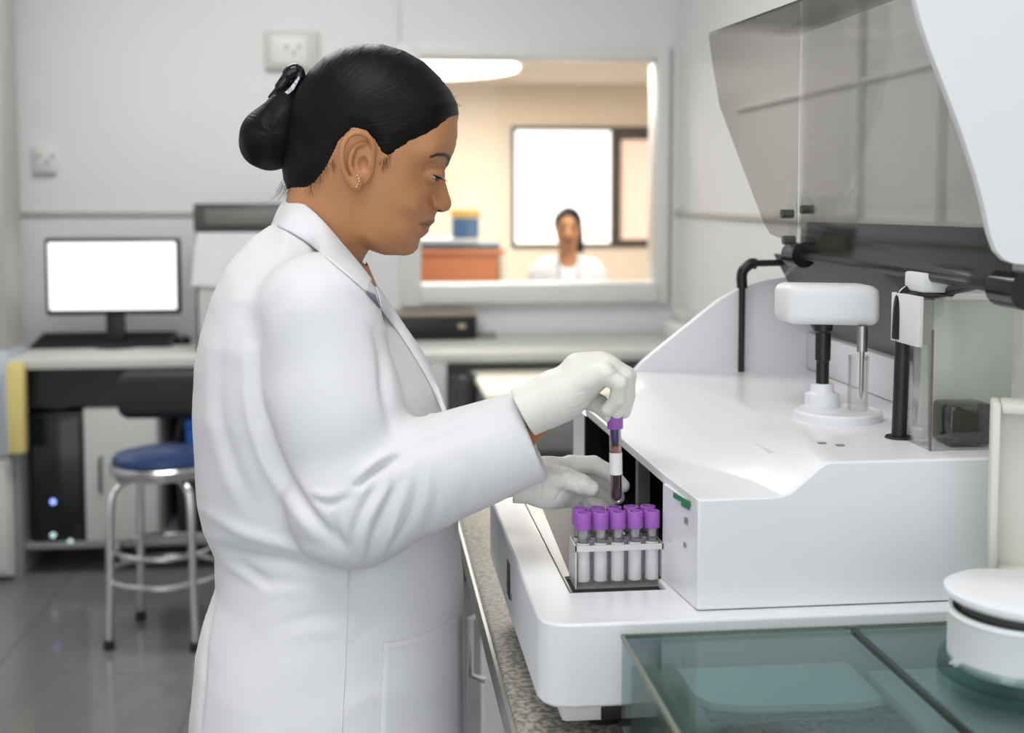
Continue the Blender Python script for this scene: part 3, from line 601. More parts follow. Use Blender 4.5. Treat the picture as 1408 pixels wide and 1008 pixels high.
for k in range(10):
    an_ = 2*PI*k/10; part('reagent_cup', lathe(N(), [(0, 0), (.010, 0), (.010, .03), (.008, .03), (.007, .004), (0, .004)], (.335+.05*math.cos(an_), .82+.05*math.sin(an_), .921), 12), M_teal if k % 2 else M_shell2, a2)
for xx in (X2+.05, X2b-.06):
    for y in (Y2n+.05, Y2-.06): part('foot', lathe(N(), [(0, 0), (.02, 0), (.022, .013), (0, .013)], (xx, y, CTZ), 16), M_rubber, a2)
# white lidded jar set in a teal collar
jc = onz(1396, 925, zt2); jr = .058; jx, jy = jc[0]+.004, jc[1]
jar = thing('lidded_jar', (jx, jy, zt2), 'round white jar with a slightly lifted flat lid on the teal cover', 'jar')
part('collar', lathe(N(), [(jr+.001, 0), (jr+.008, 0), (jr+.006, .012), (jr+.001, .016)], (jx, jy, zt2), 48), M_teal, jar)
part('body', lathe(N(), [(0, 0.001), (jr-.004, 0.001), (jr, .006), (jr, .040), (jr+.001, .044), (jr-.001, .047), (jr-.004, .047), (jr-.004, .01), (0, .01)], (jx, jy, zt2+.006), 56), M_shell2, jar)
part('inner_rim', lathe(N(), [(jr-.012, .03), (jr-.008, .03), (jr-.008, .060), (jr-.012, .060)], (jx, jy, zt2+.006), 48), M_dark, jar)
bm = lathe(N(), [(0, .0), (jr+.001, 0), (jr+.004, .003), (jr+.004, .007), (jr-.002, .011), (0, .012)], (0, 0, 0), 56)
bmesh.ops.rotate(bm, verts=bm.verts[:], matrix=Matrix.Rotation(math.radians(3), 3, 'Y')); bmesh.ops.translate(bm, verts=bm.verts[:], vec=(jx, jy, zt2+.060)); part('lid', bm, M_shell, jar)
# open fronted cream tray box at the right edge
yb_ = 1.085
p0, p1 = ony(1355, 782, yb_), ony(1366, 545, yb_)
wb = thing('tray_box', (p0[0], yb_, DK), 'open fronted off-white tray box on a stand at the right edge above the jar', 'box')
m_ow = mat('off_white_plastic', (.70, .69, .63), .45, noise=.04, nscale=14)
x0, x1, z0, z1 = p0[0], p0[0]+.16, p0[2], p1[2]; yd = .04
bpart('side_wall', wb, m_ow, (x0, x0+.008, yb_-yd, yb_, z0, z1), .003); bpart('side_wall', wb, m_ow, (x1-.01, x1, yb_-yd, yb_, z0, z1), .003)
bpart('top_wall', wb, m_ow, (x0+.008, x1-.008, yb_-yd, yb_, z1-.010, z1), .003); bpart('bottom_wall', wb, m_ow, (x0+.008, x1-.008, yb_-yd, yb_, z0, z0+.010), .003)
bpart('back_wall', wb, m_ow, (x0+.008, x1-.008, yb_-.008, yb_-.004, z0+.006, z1-.006))
bpart('stand', wb, m_ow, (x1-.07, x1-.03, yb_-.03, yb_-.015, DK+.0005, z0+.002), .003)
bpart('post', wb, m_ow, (x0+.036, x0+.055, yb_-.02, yb_, z1-.002, z1+.09), .003)

wb.rotation_euler = (0, 0, math.radians(-25))
# ------------------------------------------------------------------ rack and tubes
fz = .978
T0 = onz(801, 806, fz+.001); T1 = onz(898, 806, fz+.001); ty = (T0[1]+T1[1])/2+.007; sp = (T1[0]-T0[0])/4
tx = [T0[0]+.001+k*sp for k in range(5)]; rows = [ty, ty+.020]
rk = thing('tube_rack', (tx[2], ty+.01, fz), 'milky plastic rack holding ten purple-capped tubes in the sample bay', 'rack')
rx0, rx1, ry0, ry1 = tx[0]-sp*.55, tx[4]+sp*.55, ty-.010, ty+.030; zr = fz+.045
bpart('end_wall', rk, M_rackm, (rx0, rx0+.0015, ry0, ry1, fz, zr)); bpart('end_wall', rk, M_rackm, (rx1-.0015, rx1, ry0, ry1, fz, zr))
M_film = sheet('milky_film', (.97, .97, .97), .0, .3, .2); nt_ = M_film.node_tree; df_ = nt_.nodes.new('ShaderNodeBsdfDiffuse'); df_.inputs[0].default_value = (.88, .88, .88, 1)
tl_ = nt_.nodes.new('ShaderNodeBsdfTranslucent'); tl_.inputs[0].default_value = (.88, .88, .88, 1); m1_ = nt_.nodes.new('ShaderNodeMixShader'); m2_ = nt_.nodes.new('ShaderNodeMixShader'); m2_.inputs[0].default_value = .2
nt_.links.new(df_.outputs[0], m1_.inputs[1]); nt_.links.new(tl_.outputs[0], m1_.inputs[2]); old_ = nt_.nodes['Material Output'].inputs[0].links[0].from_socket
nt_.links.new(old_, m2_.inputs[1]); nt_.links.new(m1_.outputs[0], m2_.inputs[2]); nt_.links.new(m2_.outputs[0], nt_.nodes['Material Output'].inputs[0])
for y in rows:
    for x in tx:
        bm = lathe(N(), [(.0086, .0), (.0086, .045)], (x, y, fz), 20); part('cup', bm, M_film, rk)
bm = N()
for y0, y1 in ((ry0, ry0+.0012), (ry1-.0012, ry1), (ty+.0095, ty+.0105)): box(bm, rx0, rx1, y0, y1, zr-.006, zr)
part('top_rim', bm, M_rackm, rk); bpart('base', rk, M_film, (rx0, rx1, ry0, ry1, fz, fz+.002))
def make_tube(held=False):
    t = bpy.data.objects.new('blood_tube', None); COL.objects.link(t); t.empty_display_size = .02
    L = .090 if held else .070; r = .0064
    bm = lathe(N(), [(0, 0), (.003, .0006), (.0052, .0025), (r, .006), (r, L), (r-.0009, L), (r-.0009, .006), (.004, .0028), (0, .0014)], (0, 0, 0), 24); done('glass', bm, M_tube, t)
    cp = lathe(N(), [(r+.0002, L-.012), (.0080, L-.012), (.0083, L-.011), (.0083, L+.003), (.0078, L+.005), (.006, L+.0052), (.0055, L+.002), (0, L+.002)], (0, 0, 0), 28)
    for q in cp.verts:
        pass
    cap = done('cap', cp, M_purple, t)
    if held:
        done('label', lathe(N(), [(r+.0003, .030), (r+.0003, .053)], (0, 0, 0), 24), M_label, t)
        done('blood', lathe(N(), [(0, .0016), (.004, .003), (r-.001, .006), (r-.001, .0305), (0, .0305)], (0, 0, 0), 24), M_blood, t)
        done('blood_film', lathe(N(), [(r-.0010, .053), (r-.0010, .060)], (0, 0, 0), 24), M_plasma, t)
        done('stopper', lathe(N(), [(0, .064), (.004, .062), (.0052, .066), (.0050, L-.012), (0, L-.012)], (0, 0, 0), 20), mat('violet_stopper', (.05, .03, .13), .4, noise=.1), t)
    else:
        done('label', lathe(N(), [(r+.0003, .004), (r+.0003, .044)], (0, 0, 0), 24), M_label, t)
        done('blood', lathe(N(), [(0, .0016), (.004, .003), (r-.001, .006), (r-.001, .040), (0, .040)], (0, 0, 0), 24), mat('pale_serum', (.55, .50, .52), .4, noise=.1), t)
        done('stopper', lathe(N(), [(0, .050), (.0045, .049), (.0050, .052), (.0048, L-.012), (0, L-.012)], (0, 0, 0), 16), mat('grey_stopper', (.42, .40, .42), .4, noise=.1), t)
    return t
pos = ['leftmost', 'second from left', 'middle', 'fourth from left', 'rightmost']
tb = make_tube(); first = True
for j, y in enumerate(rows):
    for k, x in enumerate(tx):
        o = tb if first else copy_tree(tb); first = False
        o.location = (x, y, fz+.0022); o.rotation_euler = (0, 0, k+j*2.)
        tag(o, '%s purple-capped tube in the %s row of the rack' % (pos[k], ('front', 'back')[j]), 'tube', 'purple capped tubes in the rack')
HD = ty/cH[1]  # depth helper
hc = ony(848, 566, ty+.012)
ht = make_tube(True); ht.location = (hc[0]+.0005, ty+.012, hc[2]-.0955); ht.rotation_euler = (0, math.radians(-1.5), 0)
tag(ht, 'purple-capped blood tube with dark blood held up in the gloved hand', 'tube')

#PEOPLE
# ================================================================== PEOPLE: implicit surfaces meshed with surface nets
def smin(a, b, k):
    h = np.clip(.5+.5*(b-a)/k, 0, 1); return b+(a-b)*h-k*h*(1-h)
def smax(a, b, k): return -smin(-a, -b, k)
def capsule(G, a, b, ra, rb=None):
    rb = ra if rb is None else rb; a = np.asarray(a, float); b = np.asarray(b, float); d = b-a; L = float(d@d)+1e-12
    px_, py_, pz_ = G[0]-a[0], G[1]-a[1], G[2]-a[2]
    t = np.clip((px_*d[0]+py_*d[1]+pz_*d[2])/L, 0, 1)
    return np.sqrt((px_-d[0]*t)**2+(py_-d[1]*t)**2+(pz_-d[2]*t)**2)-(ra+(rb-ra)*t)
def ellipsoid(G, c, r):
    q = np.sqrt(((G[0]-c[0])/r[0])**2+((G[1]-c[1])/r[1])**2+((G[2]-c[2])/r[2])**2); return (q-1)*min(r)
def grid(lo, hi, h):
    ax = [np.arange(l, u+h, h, dtype=np.float32) for l, u in zip(lo, hi)]
    return [ax[0][:, None, None], ax[1][None, :, None], ax[2][None, None, :]], np.array(lo, float), h
def nets(Fv, lo, h, relax=2):
    S = Fv < 0; nx, ny, nz = S.shape
    c = sum(S[i:nx-1+i, j:ny-1+j, k:nz-1+k].astype(np.int8) for i in (0, 1) for j in (0, 1) for k in (0, 1))
    I = np.argwhere((c > 0) & (c < 8)); idx = -np.ones((nx-1, ny-1, nz-1), np.int32); idx[I[:, 0], I[:, 1], I[:, 2]] = np.arange(len(I))
    acc = np.zeros((len(I), 3)); cnt = np.zeros(len(I))
    for ax in range(3):
        for p in (0, 1):
            for q in (0, 1):
                o = [0, 0, 0]; o[(ax+1) % 3] = p; o[(ax+2) % 3] = q; o2 = o.copy(); o2[ax] = 1
                A = Fv[I[:, 0]+o[0], I[:, 1]+o[1], I[:, 2]+o[2]]; B = Fv[I[:, 0]+o2[0], I[:, 1]+o2[1], I[:, 2]+o2[2]]
                m = (A < 0) != (B < 0); t = np.where(m, A/np.where(m, A-B, 1), 0)
                pt = np.tile(np.array(o, float), (len(I), 1)); pt[:, ax] = t; acc[m] += pt[m]; cnt[m] += 1
    V_ = I+acc/np.maximum(cnt, 1)[:, None]; quads = []
    for ax in range(3):
        u, w_ = (ax+1) % 3, (ax+2) % 3
        a = [slice(None)]*3; b = [slice(None)]*3; a[ax] = slice(0, -1); b[ax] = slice(1, None)
        A, B = S[tuple(a)], S[tuple(b)]; E = np.argwhere(A != B)
        E = E[(E[:, u] > 0) & (E[:, w_] > 0) & (E[:, u] < S.shape[u]-1) & (E[:, w_] < S.shape[w_]-1)]
        inside = S[E[:, 0], E[:, 1], E[:, 2]]
        def cell(du, dw):
            Q = E.copy(); Q[:, u] -= du; Q[:, w_] -= dw; return idx[Q[:, 0], Q[:, 1], Q[:, 2]]
        q = np.stack([cell(1, 1), cell(0, 1), cell(0, 0), cell(1, 0)], 1); q[~inside] = q[~inside][:, ::-1]; quads.append(q)
    Q = np.concatenate(quads); Q = Q[(Q >= 0).all(1)]; V_ = V_*h+lo
    return relaxed(V_, Q, relax), Q
def relaxed(V_, Q, n, f=.5, taubin=True):
    e = np.concatenate([Q[:, [0, 1]], Q[:, [1, 2]], Q[:, [2, 3]], Q[:, [3, 0]]]); e = np.concatenate([e, e[:, ::-1]])
    deg = np.bincount(e[:, 0], minlength=len(V_)).astype(float)+1e-9
    for _ in range(n):
        for s in ((f, -f*1.03) if taubin else (f,)):
            m = np.stack([np.bincount(e[:, 0], weights=V_[e[:, 1], k], minlength=len(V_)) for k in range(3)], 1)/deg[:, None]
            V_ = V_+(m-V_)*s
    return V_
def vnormals(V_, Q):
    n = np.cross(V_[Q[:, 2]]-V_[Q[:, 0]], V_[Q[:, 3]]-V_[Q[:, 1]])
    o = np.zeros_like(V_)
    for k in range(4):
        for c in range(3): o[:, c] += np.bincount(Q[:, k], weights=n[:, c], minlength=len(V_))
    return o/(np.linalg.norm(o, axis=1)[:, None]+1e-12)
def to_mesh(name, V_, Q, m, root, base, cols=None, attrs=None):
    me = bpy.data.meshes.new(name); V_ = V_-np.asarray(base)
    me.vertices.add(len(V_)); me.vertices.foreach_set('co', V_.astype(np.float32).ravel())
    me.loops.add(Q.size); me.loops.foreach_set('vertex_index', Q.astype(np.int32).ravel())
    me.polygons.add(len(Q)); me.polygons.foreach_set('loop_start', np.arange(0, Q.size, 4, dtype=np.int32)); me.polygons.foreach_set('loop_total', np.full(len(Q), 4, dtype=np.int32))
    me.update(calc_edges=True); me.validate()
    if cols is not None:
        a = me.color_attributes.new('tone', 'FLOAT_COLOR', 'POINT'); a.data.foreach_set('color', np.c_[cols, np.ones(len(cols))].astype(np.float32).ravel())
    for k, vv_ in (attrs or {}).items():
        a = me.attributes.new(k, 'FLOAT_VECTOR', 'POINT'); a.data.foreach_set('vector', vv_.astype(np.float32).ravel())
    return link(name, me, m, root, True)
# figure frame: x right of the lens axis, y ahead of it, z up; turned by the same angle as the view axis
def fig(px, py, D):
    r = ray(px, py); t = D/(r@cH); return np.array([float(r@cR)*t, D, CZ+r[2]*t])
def proj(X, Y, Z):
    cz = Y*math.cos(TH)-(Z-CZ)*math.sin(TH); cu = Y*math.sin(TH)+(Z-CZ)*math.cos(TH)
    return PX0+FPX*X/cz, PY0-FPX*cu/cz
def figroot(name, x, y, label):
    o = thing(name, tuple(cR*x+cH*y), label, 'person'); o.rotation_euler = (0, 0, -YA); return o
def sdpoly(X, Y, P):
    """signed distance to a closed polygon, negative inside"""
    P = np.asarray(P, float); d = np.full(X.shape, 1e9); s = np.ones(X.shape)
    for i in range(len(P)):
        a, b = P[i], P[i-1]; e = b-a; wx, wy = X-a[0], Y-a[1]; t = np.clip((wx*e[0]+wy*e[1])/(e@e+1e-12), 0, 1)
        d = np.minimum(d, (wx-e[0]*t)**2+(wy-e[1]*t)**2)
        c1, c2, c3 = Y >= a[1], Y < b[1], e[0]*wy > e[1]*wx
        s = np.where((c1 & c2 & c3) | (~c1 & ~c2 & ~c3), -s, s)
    return s*np.sqrt(d)
def dline(X, Y, P):
    """distance to an open polyline, and position along it 0..1"""
    P = np.asarray(P, float); d = np.full(X.shape, 1e9); tt = np.zeros(X.shape); n = len(P)-1
    for i in range(n):
        a, e = P[i], P[i+1]-P[i]; wx, wy = X-a[0], Y-a[1]; t = np.clip((wx*e[0]+wy*e[1])/(e@e+1e-12), 0, 1)
        q = (wx-e[0]*t)**2+(wy-e[1]*t)**2; m = q < d; d = np.where(m, q, d); tt = np.where(m, (i+t)/n, tt)
    return np.sqrt(d), tt
def rbf(P, vals, c=10.):
    P = np.asarray(P, float); K = np.sqrt(((P[:, None]-P[None])**2).sum(-1)+c*c); A = np.c_[K, np.ones(len(P))]; A = np.r_[A, np.r_[np.ones(len(P)), 0][None]]
    w_ = np.linalg.solve(A, np.r_[vals, 0])
    def f(X, Y):
        o = np.full(X.shape, w_[-1])
        for p, q in zip(P, w_[:-1]): o = o+q*np.sqrt((X-p[0])**2+(Y-p[1])**2+c*c)
        return o
    return f
def M(px, py, w_, D=1.44):
    """image point of a feature standing w_ metres in front of the mid plane, moved onto the mid plane's image"""
    p = fig(px, py, D-w_); return proj(p[0], D, p[2])
def roll(d, L): q = np.clip(d/L, 0, 1); return np.sqrt(np.maximum(1-(1-q)**2, 0))
def sstep(x, a, b): t = np.clip((x-a)/(b-a), 0, 1); return t*t*(3-2*t)

DW = 1.44
BASE = np.array([fig(450, 270, DW)[0], DW, 0.])
woman = figroot('person', BASE[0], DW, 'person in white lab coat with low black hair bun holding up a blood tube')
# ---- materials for skin and hair
def skin_mat(name, base):
    m = mat(name, base, .48, sss=.12, bump=.12, bscale=700, spec=.4); nt = m.node_tree; b = nt.nodes['Principled BSDF']
    a = nt.nodes.new('ShaderNodeAttribute'); a.attribute_name = 'tone'; nt.links.new(a.outputs['Color'], b.inputs['Base Color']); return m
SKIN = np.array([.475, .222, .102]); M_skin = skin_mat('warm_brown_skin', tuple(SKIN))
def hair_mat():
    m = bpy.data.materials.new('black_hair'); m.use_nodes = True; nt = m.node_tree; b = nt.nodes['Principled BSDF']
    b.inputs['Base Color'].default_value = (.0045, .004, .004, 1); b.inputs['Roughness'].default_value = .36; b.inputs['Specular IOR Level'].default_value = .16
    a = nt.nodes.new('ShaderNodeAttribute'); a.attribute_name = 'flow'; n = nt.nodes.new('ShaderNodeTexNoise'); n.inputs['Scale'].default_value = 1.; n.inputs['Detail'].default_value = 4
    nt.links.new(a.outputs['Vector'], n.inputs['Vector']); bp = nt.nodes.new('ShaderNodeBump'); bp.inputs['Strength'].default_value = .55; bp.inputs['Distance'].default_value = .0016
    nt.links.new(n.outputs['Fac'], bp.inputs['Height']); nt.links.new(bp.outputs[0], b.inputs['Normal'])
    cr = nt.nodes.new('ShaderNodeMapRange'); cr.inputs[3].default_value = .36; cr.inputs[4].default_value = .55; nt.links.new(n.outputs['Fac'], cr.inputs[0]); nt.links.new(cr.outputs[0], b.inputs['Roughness'])
    MATS['black_hair'] = m; return m
M_hair = hair_mat()

# ---- side silhouette of the head (image points on the mid plane)
FACE = [(630, 158), (628.6, 172), (628.6, 186), (626.5, 200), (623.6, 209.6), (619.8, 217.5), (616.4, 227), (611.6, 234), (610.4, 241), (613.4, 253), (617.4, 267), (620.6, 276), (620.6, 283), (617, 289.5), (609, 292), (600.5, 291.5), (597.8, 299), (597.9, 305), (594.5, 309), (590.3, 312), (589.2, 318.5), (584, 324.5), (578.2, 328), (576, 334.5), (574.6, 342), (567.5, 349), (557, 351.5), (545, 351), (527, 350), (515, 346), (507.5, 343), (500, 355), (494, 372), (488, 395), (482, 440)]
BACK = [(330, 440), (362, 350), (383, 312), (393, 285), (397, 262), (391, 247), (388, 225), (389, 190), (397, 150), (412, 118), (427, 97), (448.6, 77.5), (473.6, 65), (498.6, 60.4), (527, 61.5), (555.7, 70), (584, 86), (605.7, 107.5), (620, 125.7), (629, 143)]
HP = np.array(FACE+BACK)
# control points: image x, y, half width (mm), rounding length (px)
CP = np.array([(500, 130, 74, 95), (450, 130, 68, 90), (420, 180, 60, 75), (560, 110, 70, 85), (560, 160, 70, 66), (500, 185, 74, 80), (420, 240, 52, 50), (470, 90, 66, 80), (530, 80, 68, 80),
    (605, 140, 60, 45), (622, 190, 46, 24), (604, 190, 55, 28), (578, 200, 63, 32), (616, 217, 36, 15), (602, 220, 48, 18), (582, 222, 58, 22),
    (608, 236, 9, 8), (604, 238, 19, 9), (597, 240, 32, 12), (588, 240, 42, 14), (576, 240, 53, 20), (560, 240, 62, 25), (611, 249, 9, 8), (604, 252, 14, 9), (596, 254, 27, 12), (586, 256, 40, 15),
    (613, 262, 9, 8), (607, 264, 12, 9), (598, 266, 22, 11), (588, 268, 36, 14), (614, 276, 12, 9), (607, 276, 16, 9), (599, 277, 19.5, 9), (593, 278, 24, 12), (584, 278, 40, 15), (613, 286, 11, 7), (605, 286, 17, 7), (598, 287, 19, 8), (591, 288, 27, 11), (582, 290, 41, 15),
    (570, 262, 53, 22), (568, 285, 53, 22), (550, 270, 61, 28), (530, 290, 62, 30), (540, 240, 66, 35),
    (594, 298, 14, 9), (587, 300, 27, 12), (592, 306, 15, 9), (585, 308, 24, 11), (577, 308, 34, 13), (586, 317, 16, 9), (579, 317, 27, 12), (570, 316, 40, 16), (572, 300, 43, 17), (580, 325, 16, 10), (570, 330, 30, 14), (572, 338, 19, 14), (562, 343, 25, 16), (557, 330, 42, 18), (540, 335, 46, 18), (530, 320, 56, 22),
    (552, 300, 54, 24), (515, 330, 54, 22), (520, 300, 62, 26), (500, 300, 60, 30), (490, 325, 52, 30), (520, 250, 69, 50), (490, 240, 70, 60), (470, 280, 58, 45), (440, 300, 52, 40), (470, 350, 50, 42), (430, 350, 52, 42), (440, 420, 60, 55), (420, 275, 48, 38)], float)
hxg = np.arange(300, 660, 2.); hyg = np.arange(40, 470, 2.)
fH = rbf(CP[:, :2], CP[:, 2]); fL = rbf(CP[:, :2], CP[:, 3])
h = .0014
lo = fig(385, 440, DW); hi = fig(650, 50, DW); lo[0] = fig(330, 400, DW)[0]
G, lo_, h_ = grid((lo[0], DW-.098, lo[2]), (hi[0], DW+.098, hi[2]), h)
GX, GZ = np.meshgrid(G[0].ravel().astype(float), G[2].ravel().astype(float), indexing='ij'); PXm, PYm = proj(GX, DW, GZ)
dS = -sdpoly(PXm, PYm, HP)
def halfwidth(d): return np.clip(fH(PXm, PYm), 8, 80)/1000*roll(np.maximum(d, 0), np.clip(fL(PXm, PYm), 6, 110))
HAIRLINE = [(629.5, 160), M(596, 186, .045), M(570, 197, .055), M(552, 208, .060), M(535, 220, .064), M(523, 214, .066), M(513, 198, .068), M(500, 185, .070), M(486, 182, .072), M(470, 196, .07), M(462, 214, .066), M(451, 236, .058), M(437, 254, .05), M(424, 262, .045), (404, 262), (380, 262)]
HAIR = HAIRLINE+[(370, 200), (380, 130), (440, 60), (500, 40), (560, 50), (610, 85), (645, 130), (645, 158)]
dHr = -sdpoly(PXm, PYm, np.array(HAIR))     # positive inside the hair region
af_ = np.arctan2(PYm-190, PXm-402); dHj = dHr+1.3*np.sin(af_*150+PYm*.02)+1.1*np.sin(af_*83+1)+.8*np.sin(af_*311)
Wh = halfwidth(dS)
Wskin = halfwidth(dS-np.where(dHr > 0, np.clip(dHr/4, 0, 4.5), 0))-.003*sstep(dHr, 2, 14)
def relief(W):     # shallow carving, image coordinates of the features
    def bump(pts, wid, amp, w0):
        d, t = dline(PXm, PYm, [M(a, b, w0) for a, b in pts]); return amp*np.exp(-(d/wid)**2)*(.35+.65*np.sin(np.clip(t, .0, 1)*PI*.86+.22))
    W = W-bump([(576, 307.5), (584, 308.5), (593, 309.5)], 2.1, .0046, .025)         # mouth line
    W = W+bump([(581, 304.5), (590, 303.5), (596, 305)], 2.4, .0016, .02)            # upper lip
    W = W+bump([(582, 314), (588, 316)], 3.2, .0026, .018)                           # lower lip
    W = W-bump([(594, 268), (591.5, 277), (593, 287), (600, 290.5)], 2.3, .0060, .024)  # wing crease of the nose
    W = W+bump([(599, 276), (597.5, 284)], 4.5, .0030, .02)
    W = W-bump([(590, 285), (582, 294), (577, 303)], 4., .0012, .033)
    W = W-bump([(582, 232), (592, 226), (602, 226)], 2.8, .0032, .04)                # fold over the upper lid
    W = W-bump([(586, 246), (594, 250), (602, 251)], 3., .0012, .034)
    W = W-bump([(575, 320), (572, 333)], 6., .0012, .03)
    W = W+bump([(567, 240), (560, 256), (575, 266)], 14., .0015, .05)
    W = W+bump([(596, 219), (612, 216)], 6., .0018, .045)
    return W
def dome(W, k): # |y| - W expressed so that it behaves well near the rim
    W3 = W[:, None, :]; y = G[1]-DW
    return np.where(W3 > 0, (y*y-W3*W3)/(2*np.maximum(np.maximum(W3, np.abs(y)), k)), np.abs(y)+.001)
Wsk = relief(Wskin)
def normed(Fv, h): 
    g = np.gradient(Fv, h); return Fv/np.clip(np.sqrt(g[0]**2+g[1]**2+g[2]**2), .6, 12)
def outside(dpx, W): return None
Fh = dome(Wsk, .006).astype(np.float32); Fh = np.where((dS > 0)[:, None, :], Fh, np.maximum(np.sqrt((G[1]-DW)**2), .0)+(-dS/1180)[:, None, :]).astype(np.float32)
Fh = normed(Fh, h).astype(np.float32)
# eyelids, aperture, ears on both sides: fold space with |y|
GY = -np.abs(G[1]-DW)+DW; GF = [G[0], GY, G[2]]
eyc = fig(591.5, 238.5, DW-.032); eyr = .0122
lid = np.sqrt((G[0]-eyc[0])**2+(GY-eyc[1])**2+(G[2]-eyc[2])**2)-(eyr+.0013)
Fh = smin(Fh, lid, .004)
ex, ez = G[0]-(eyc[0]-.0015), G[2]-eyc[2]; an_ = np.arctan2(ez, ex)
half = math.radians(8.5); mid_ = math.radians(-33)
wedge = np.maximum((np.abs(an_-mid_)-half)*np.maximum(np.sqrt(ex**2+ez**2), .001), (GY-(eyc[1]+.006))*1.)
shellr = np.abs(np.sqrt((G[0]-eyc[0])**2+(GY-eyc[1])**2+(G[2]-eyc[2])**2)-(eyr+.001))-.0035
Fh = np.maximum(Fh, -np.maximum(wedge, shellr))
# nostril
nc = fig(604, 290.5, DW-.008); Fh = smax(Fh, -ellipsoid(GF, nc, (.0050, .0032, .0030)), .001)
# ear
def ear(Fv, GF, dx=0):
    P = lambda a, b, w_: fig(a, b, DW-w_)
    base = ellipsoid(GF, P(494, 218, .074), (.0175, .0050, .031)); Fv = smin(Fv, base, .003)
    hel = smoothpath([P(512, 214, .0745), P(513, 200, .078), P(506, 188, .082), P(493, 183, .086), P(480, 187, .089), P(472, 200, .090), P(470, 216, .089), P(472, 232, .086), P(478, 245, .083), P(486, 254, .080)], 3)
    e = None
    for a, b in zip(hel, hel[1:]): q = capsule(GF, a, b, .0031); e = q if e is None else np.minimum(e, q)
    anti = smoothpath([P(503, 197, .077), P(492, 200, .080), P(484, 210, .083), P(481, 224, .083), P(485, 238, .081), P(493, 245, .079)], 3)
    for a, b in zip(anti, anti[1:]): e = smin(e, capsule(GF, a, b, .0027), .001)
    e = smin(e, ellipsoid(GF, P(489, 252, .079), (.0075, .004, .0085)), .003)
    e = smin(e, ellipsoid(GF, P(507, 226, .075), (.0035, .0045, .006)), .002)
    Fv = smin(Fv, e, .0018)
    Fv = smax(Fv, -ellipsoid(GF, P(499, 226, .081), (.0062, .0075, .0090)), .002)
    return smax(Fv, -ellipsoid(GF, P(492, 204, .086), (.0055, .0045, .0040)), .002)
Fh = ear(Fh, GF)
Vh, Qh = nets(Fh, lo_, h_, 2)
def tones(V_, base):
    c = np.tile(np.asarray(base, float), (len(V_), 1)); X, Y = proj(V_[:, 0], DW-np.abs(V_[:, 1]-DW), V_[:, 2])
    def paint(mask, col): 
        m = np.clip(mask, 0, 1)[:, None]; c[:] = c*(1-m)+np.array(col)*m
    front = V_[:, 0] > fig(560, 300, DW)[0]
    d = sdpoly(X, Y, [(578, 307), (586, 303.2), (593, 301), (598.5, 302), (599, 307), (592, 309.5), (583, 309)]); paint(sstep(-d, -1., 1.)*front*.8, (.27, .105, .075))
    d = sdpoly(X, Y, [(579, 309), (590, 310), (591, 319), (586, 321), (580, 315)]); paint(sstep(-d, -1., 1.)*front*.85, (.36, .12, .10))
    paint(1-sstep(np.hypot((X-604)/3.6, (Y-289.8)/1.7), .6, 1.15), (.08, .03, .02))
    d, t = dline(X, Y, [(577, 308), (585, 309), (592, 310)]); paint(np.exp(-(d/1.0)**2)*.7*front, (.09, .03, .025))
    d, t = dline(X, Y, [(592, 216), (601, 212.6), (611, 212.6), (617, 216), (618, 223), (616.5, 226)]); paint(sstep(-d, -(2.6+3.0*np.minimum(t*1.6, 1)), -.8)*.97*(X > 588), (.02, .012, .010))
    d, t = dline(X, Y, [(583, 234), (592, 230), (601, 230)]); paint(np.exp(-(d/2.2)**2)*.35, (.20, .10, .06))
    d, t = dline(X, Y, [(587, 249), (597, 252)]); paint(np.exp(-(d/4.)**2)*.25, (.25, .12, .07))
    return c
chead = tones(Vh, SKIN)
# the rest of the body, coarser, in one mesh with the head
S = lambda px, py, D: fig(px, py, D)
arm_n = [S(440, 435, 1.32), S(482, 690, 1.28), S(706, 592, 1.285), S(745, 563, 1.293)]
arm_f = [S(440, 420, 1.60), S(520, 655, 1.60), S(690, 645, 1.42), S(735, 655, 1.40)]
hipz = 1.38-.53; bx0 = BASE[0]
G2, lo2, h2 = grid((bx0-.2, DW-.25, -.0), (S(760, 500, 1.3)[0], DW+.25, 1.30), .009)
f = ellipsoid(G2, (bx0-.01, DW, 1.10), (.105, .125, .20)); f = smin(f, ellipsoid(G2, (bx0+.02, DW, hipz+.02), (.12, .135, .18)), .06)
f = smin(f, capsule(G2, S(430, 330, DW), S(440, 400, DW), .052, .06), .03)
for A in (arm_n, arm_f):
    f = smin(f, capsule(G2, A[0], A[1], .044, .040), .03); f = smin(f, capsule(G2, A[1], A[2], .038, .025), .012); f = smin(f, capsule(G2, A[2], A[3], .025, .0215), .01)
for s in (-1, 1):
    f = smin(f, capsule(G2, (bx0+.02, DW+s*.075, hipz-.05), (bx0+.03, DW+s*.085, .46), .075, .055), .03); f = smin(f, capsule(G2, (bx0+.03, DW+s*.085, .46), (bx0+.0, DW+s*.085, .09), .052, .036), .02)
    f = smin(f, capsule(G2, (bx0-.02, DW+s*.085, .045), (bx0+.13, DW+s*.10, .03), .035, .026), .02)
Vb, Qb = nets(f, lo2, h2, 1)
Vall = np.r_[Vh, Vb]; Qall = np.r_[Qh, Qb+len(Vh)]
body = to_mesh('body', Vall, Qall, M_skin, woman, BASE, cols=np.r_[chead, np.tile(SKIN, (len(Vb), 1))])

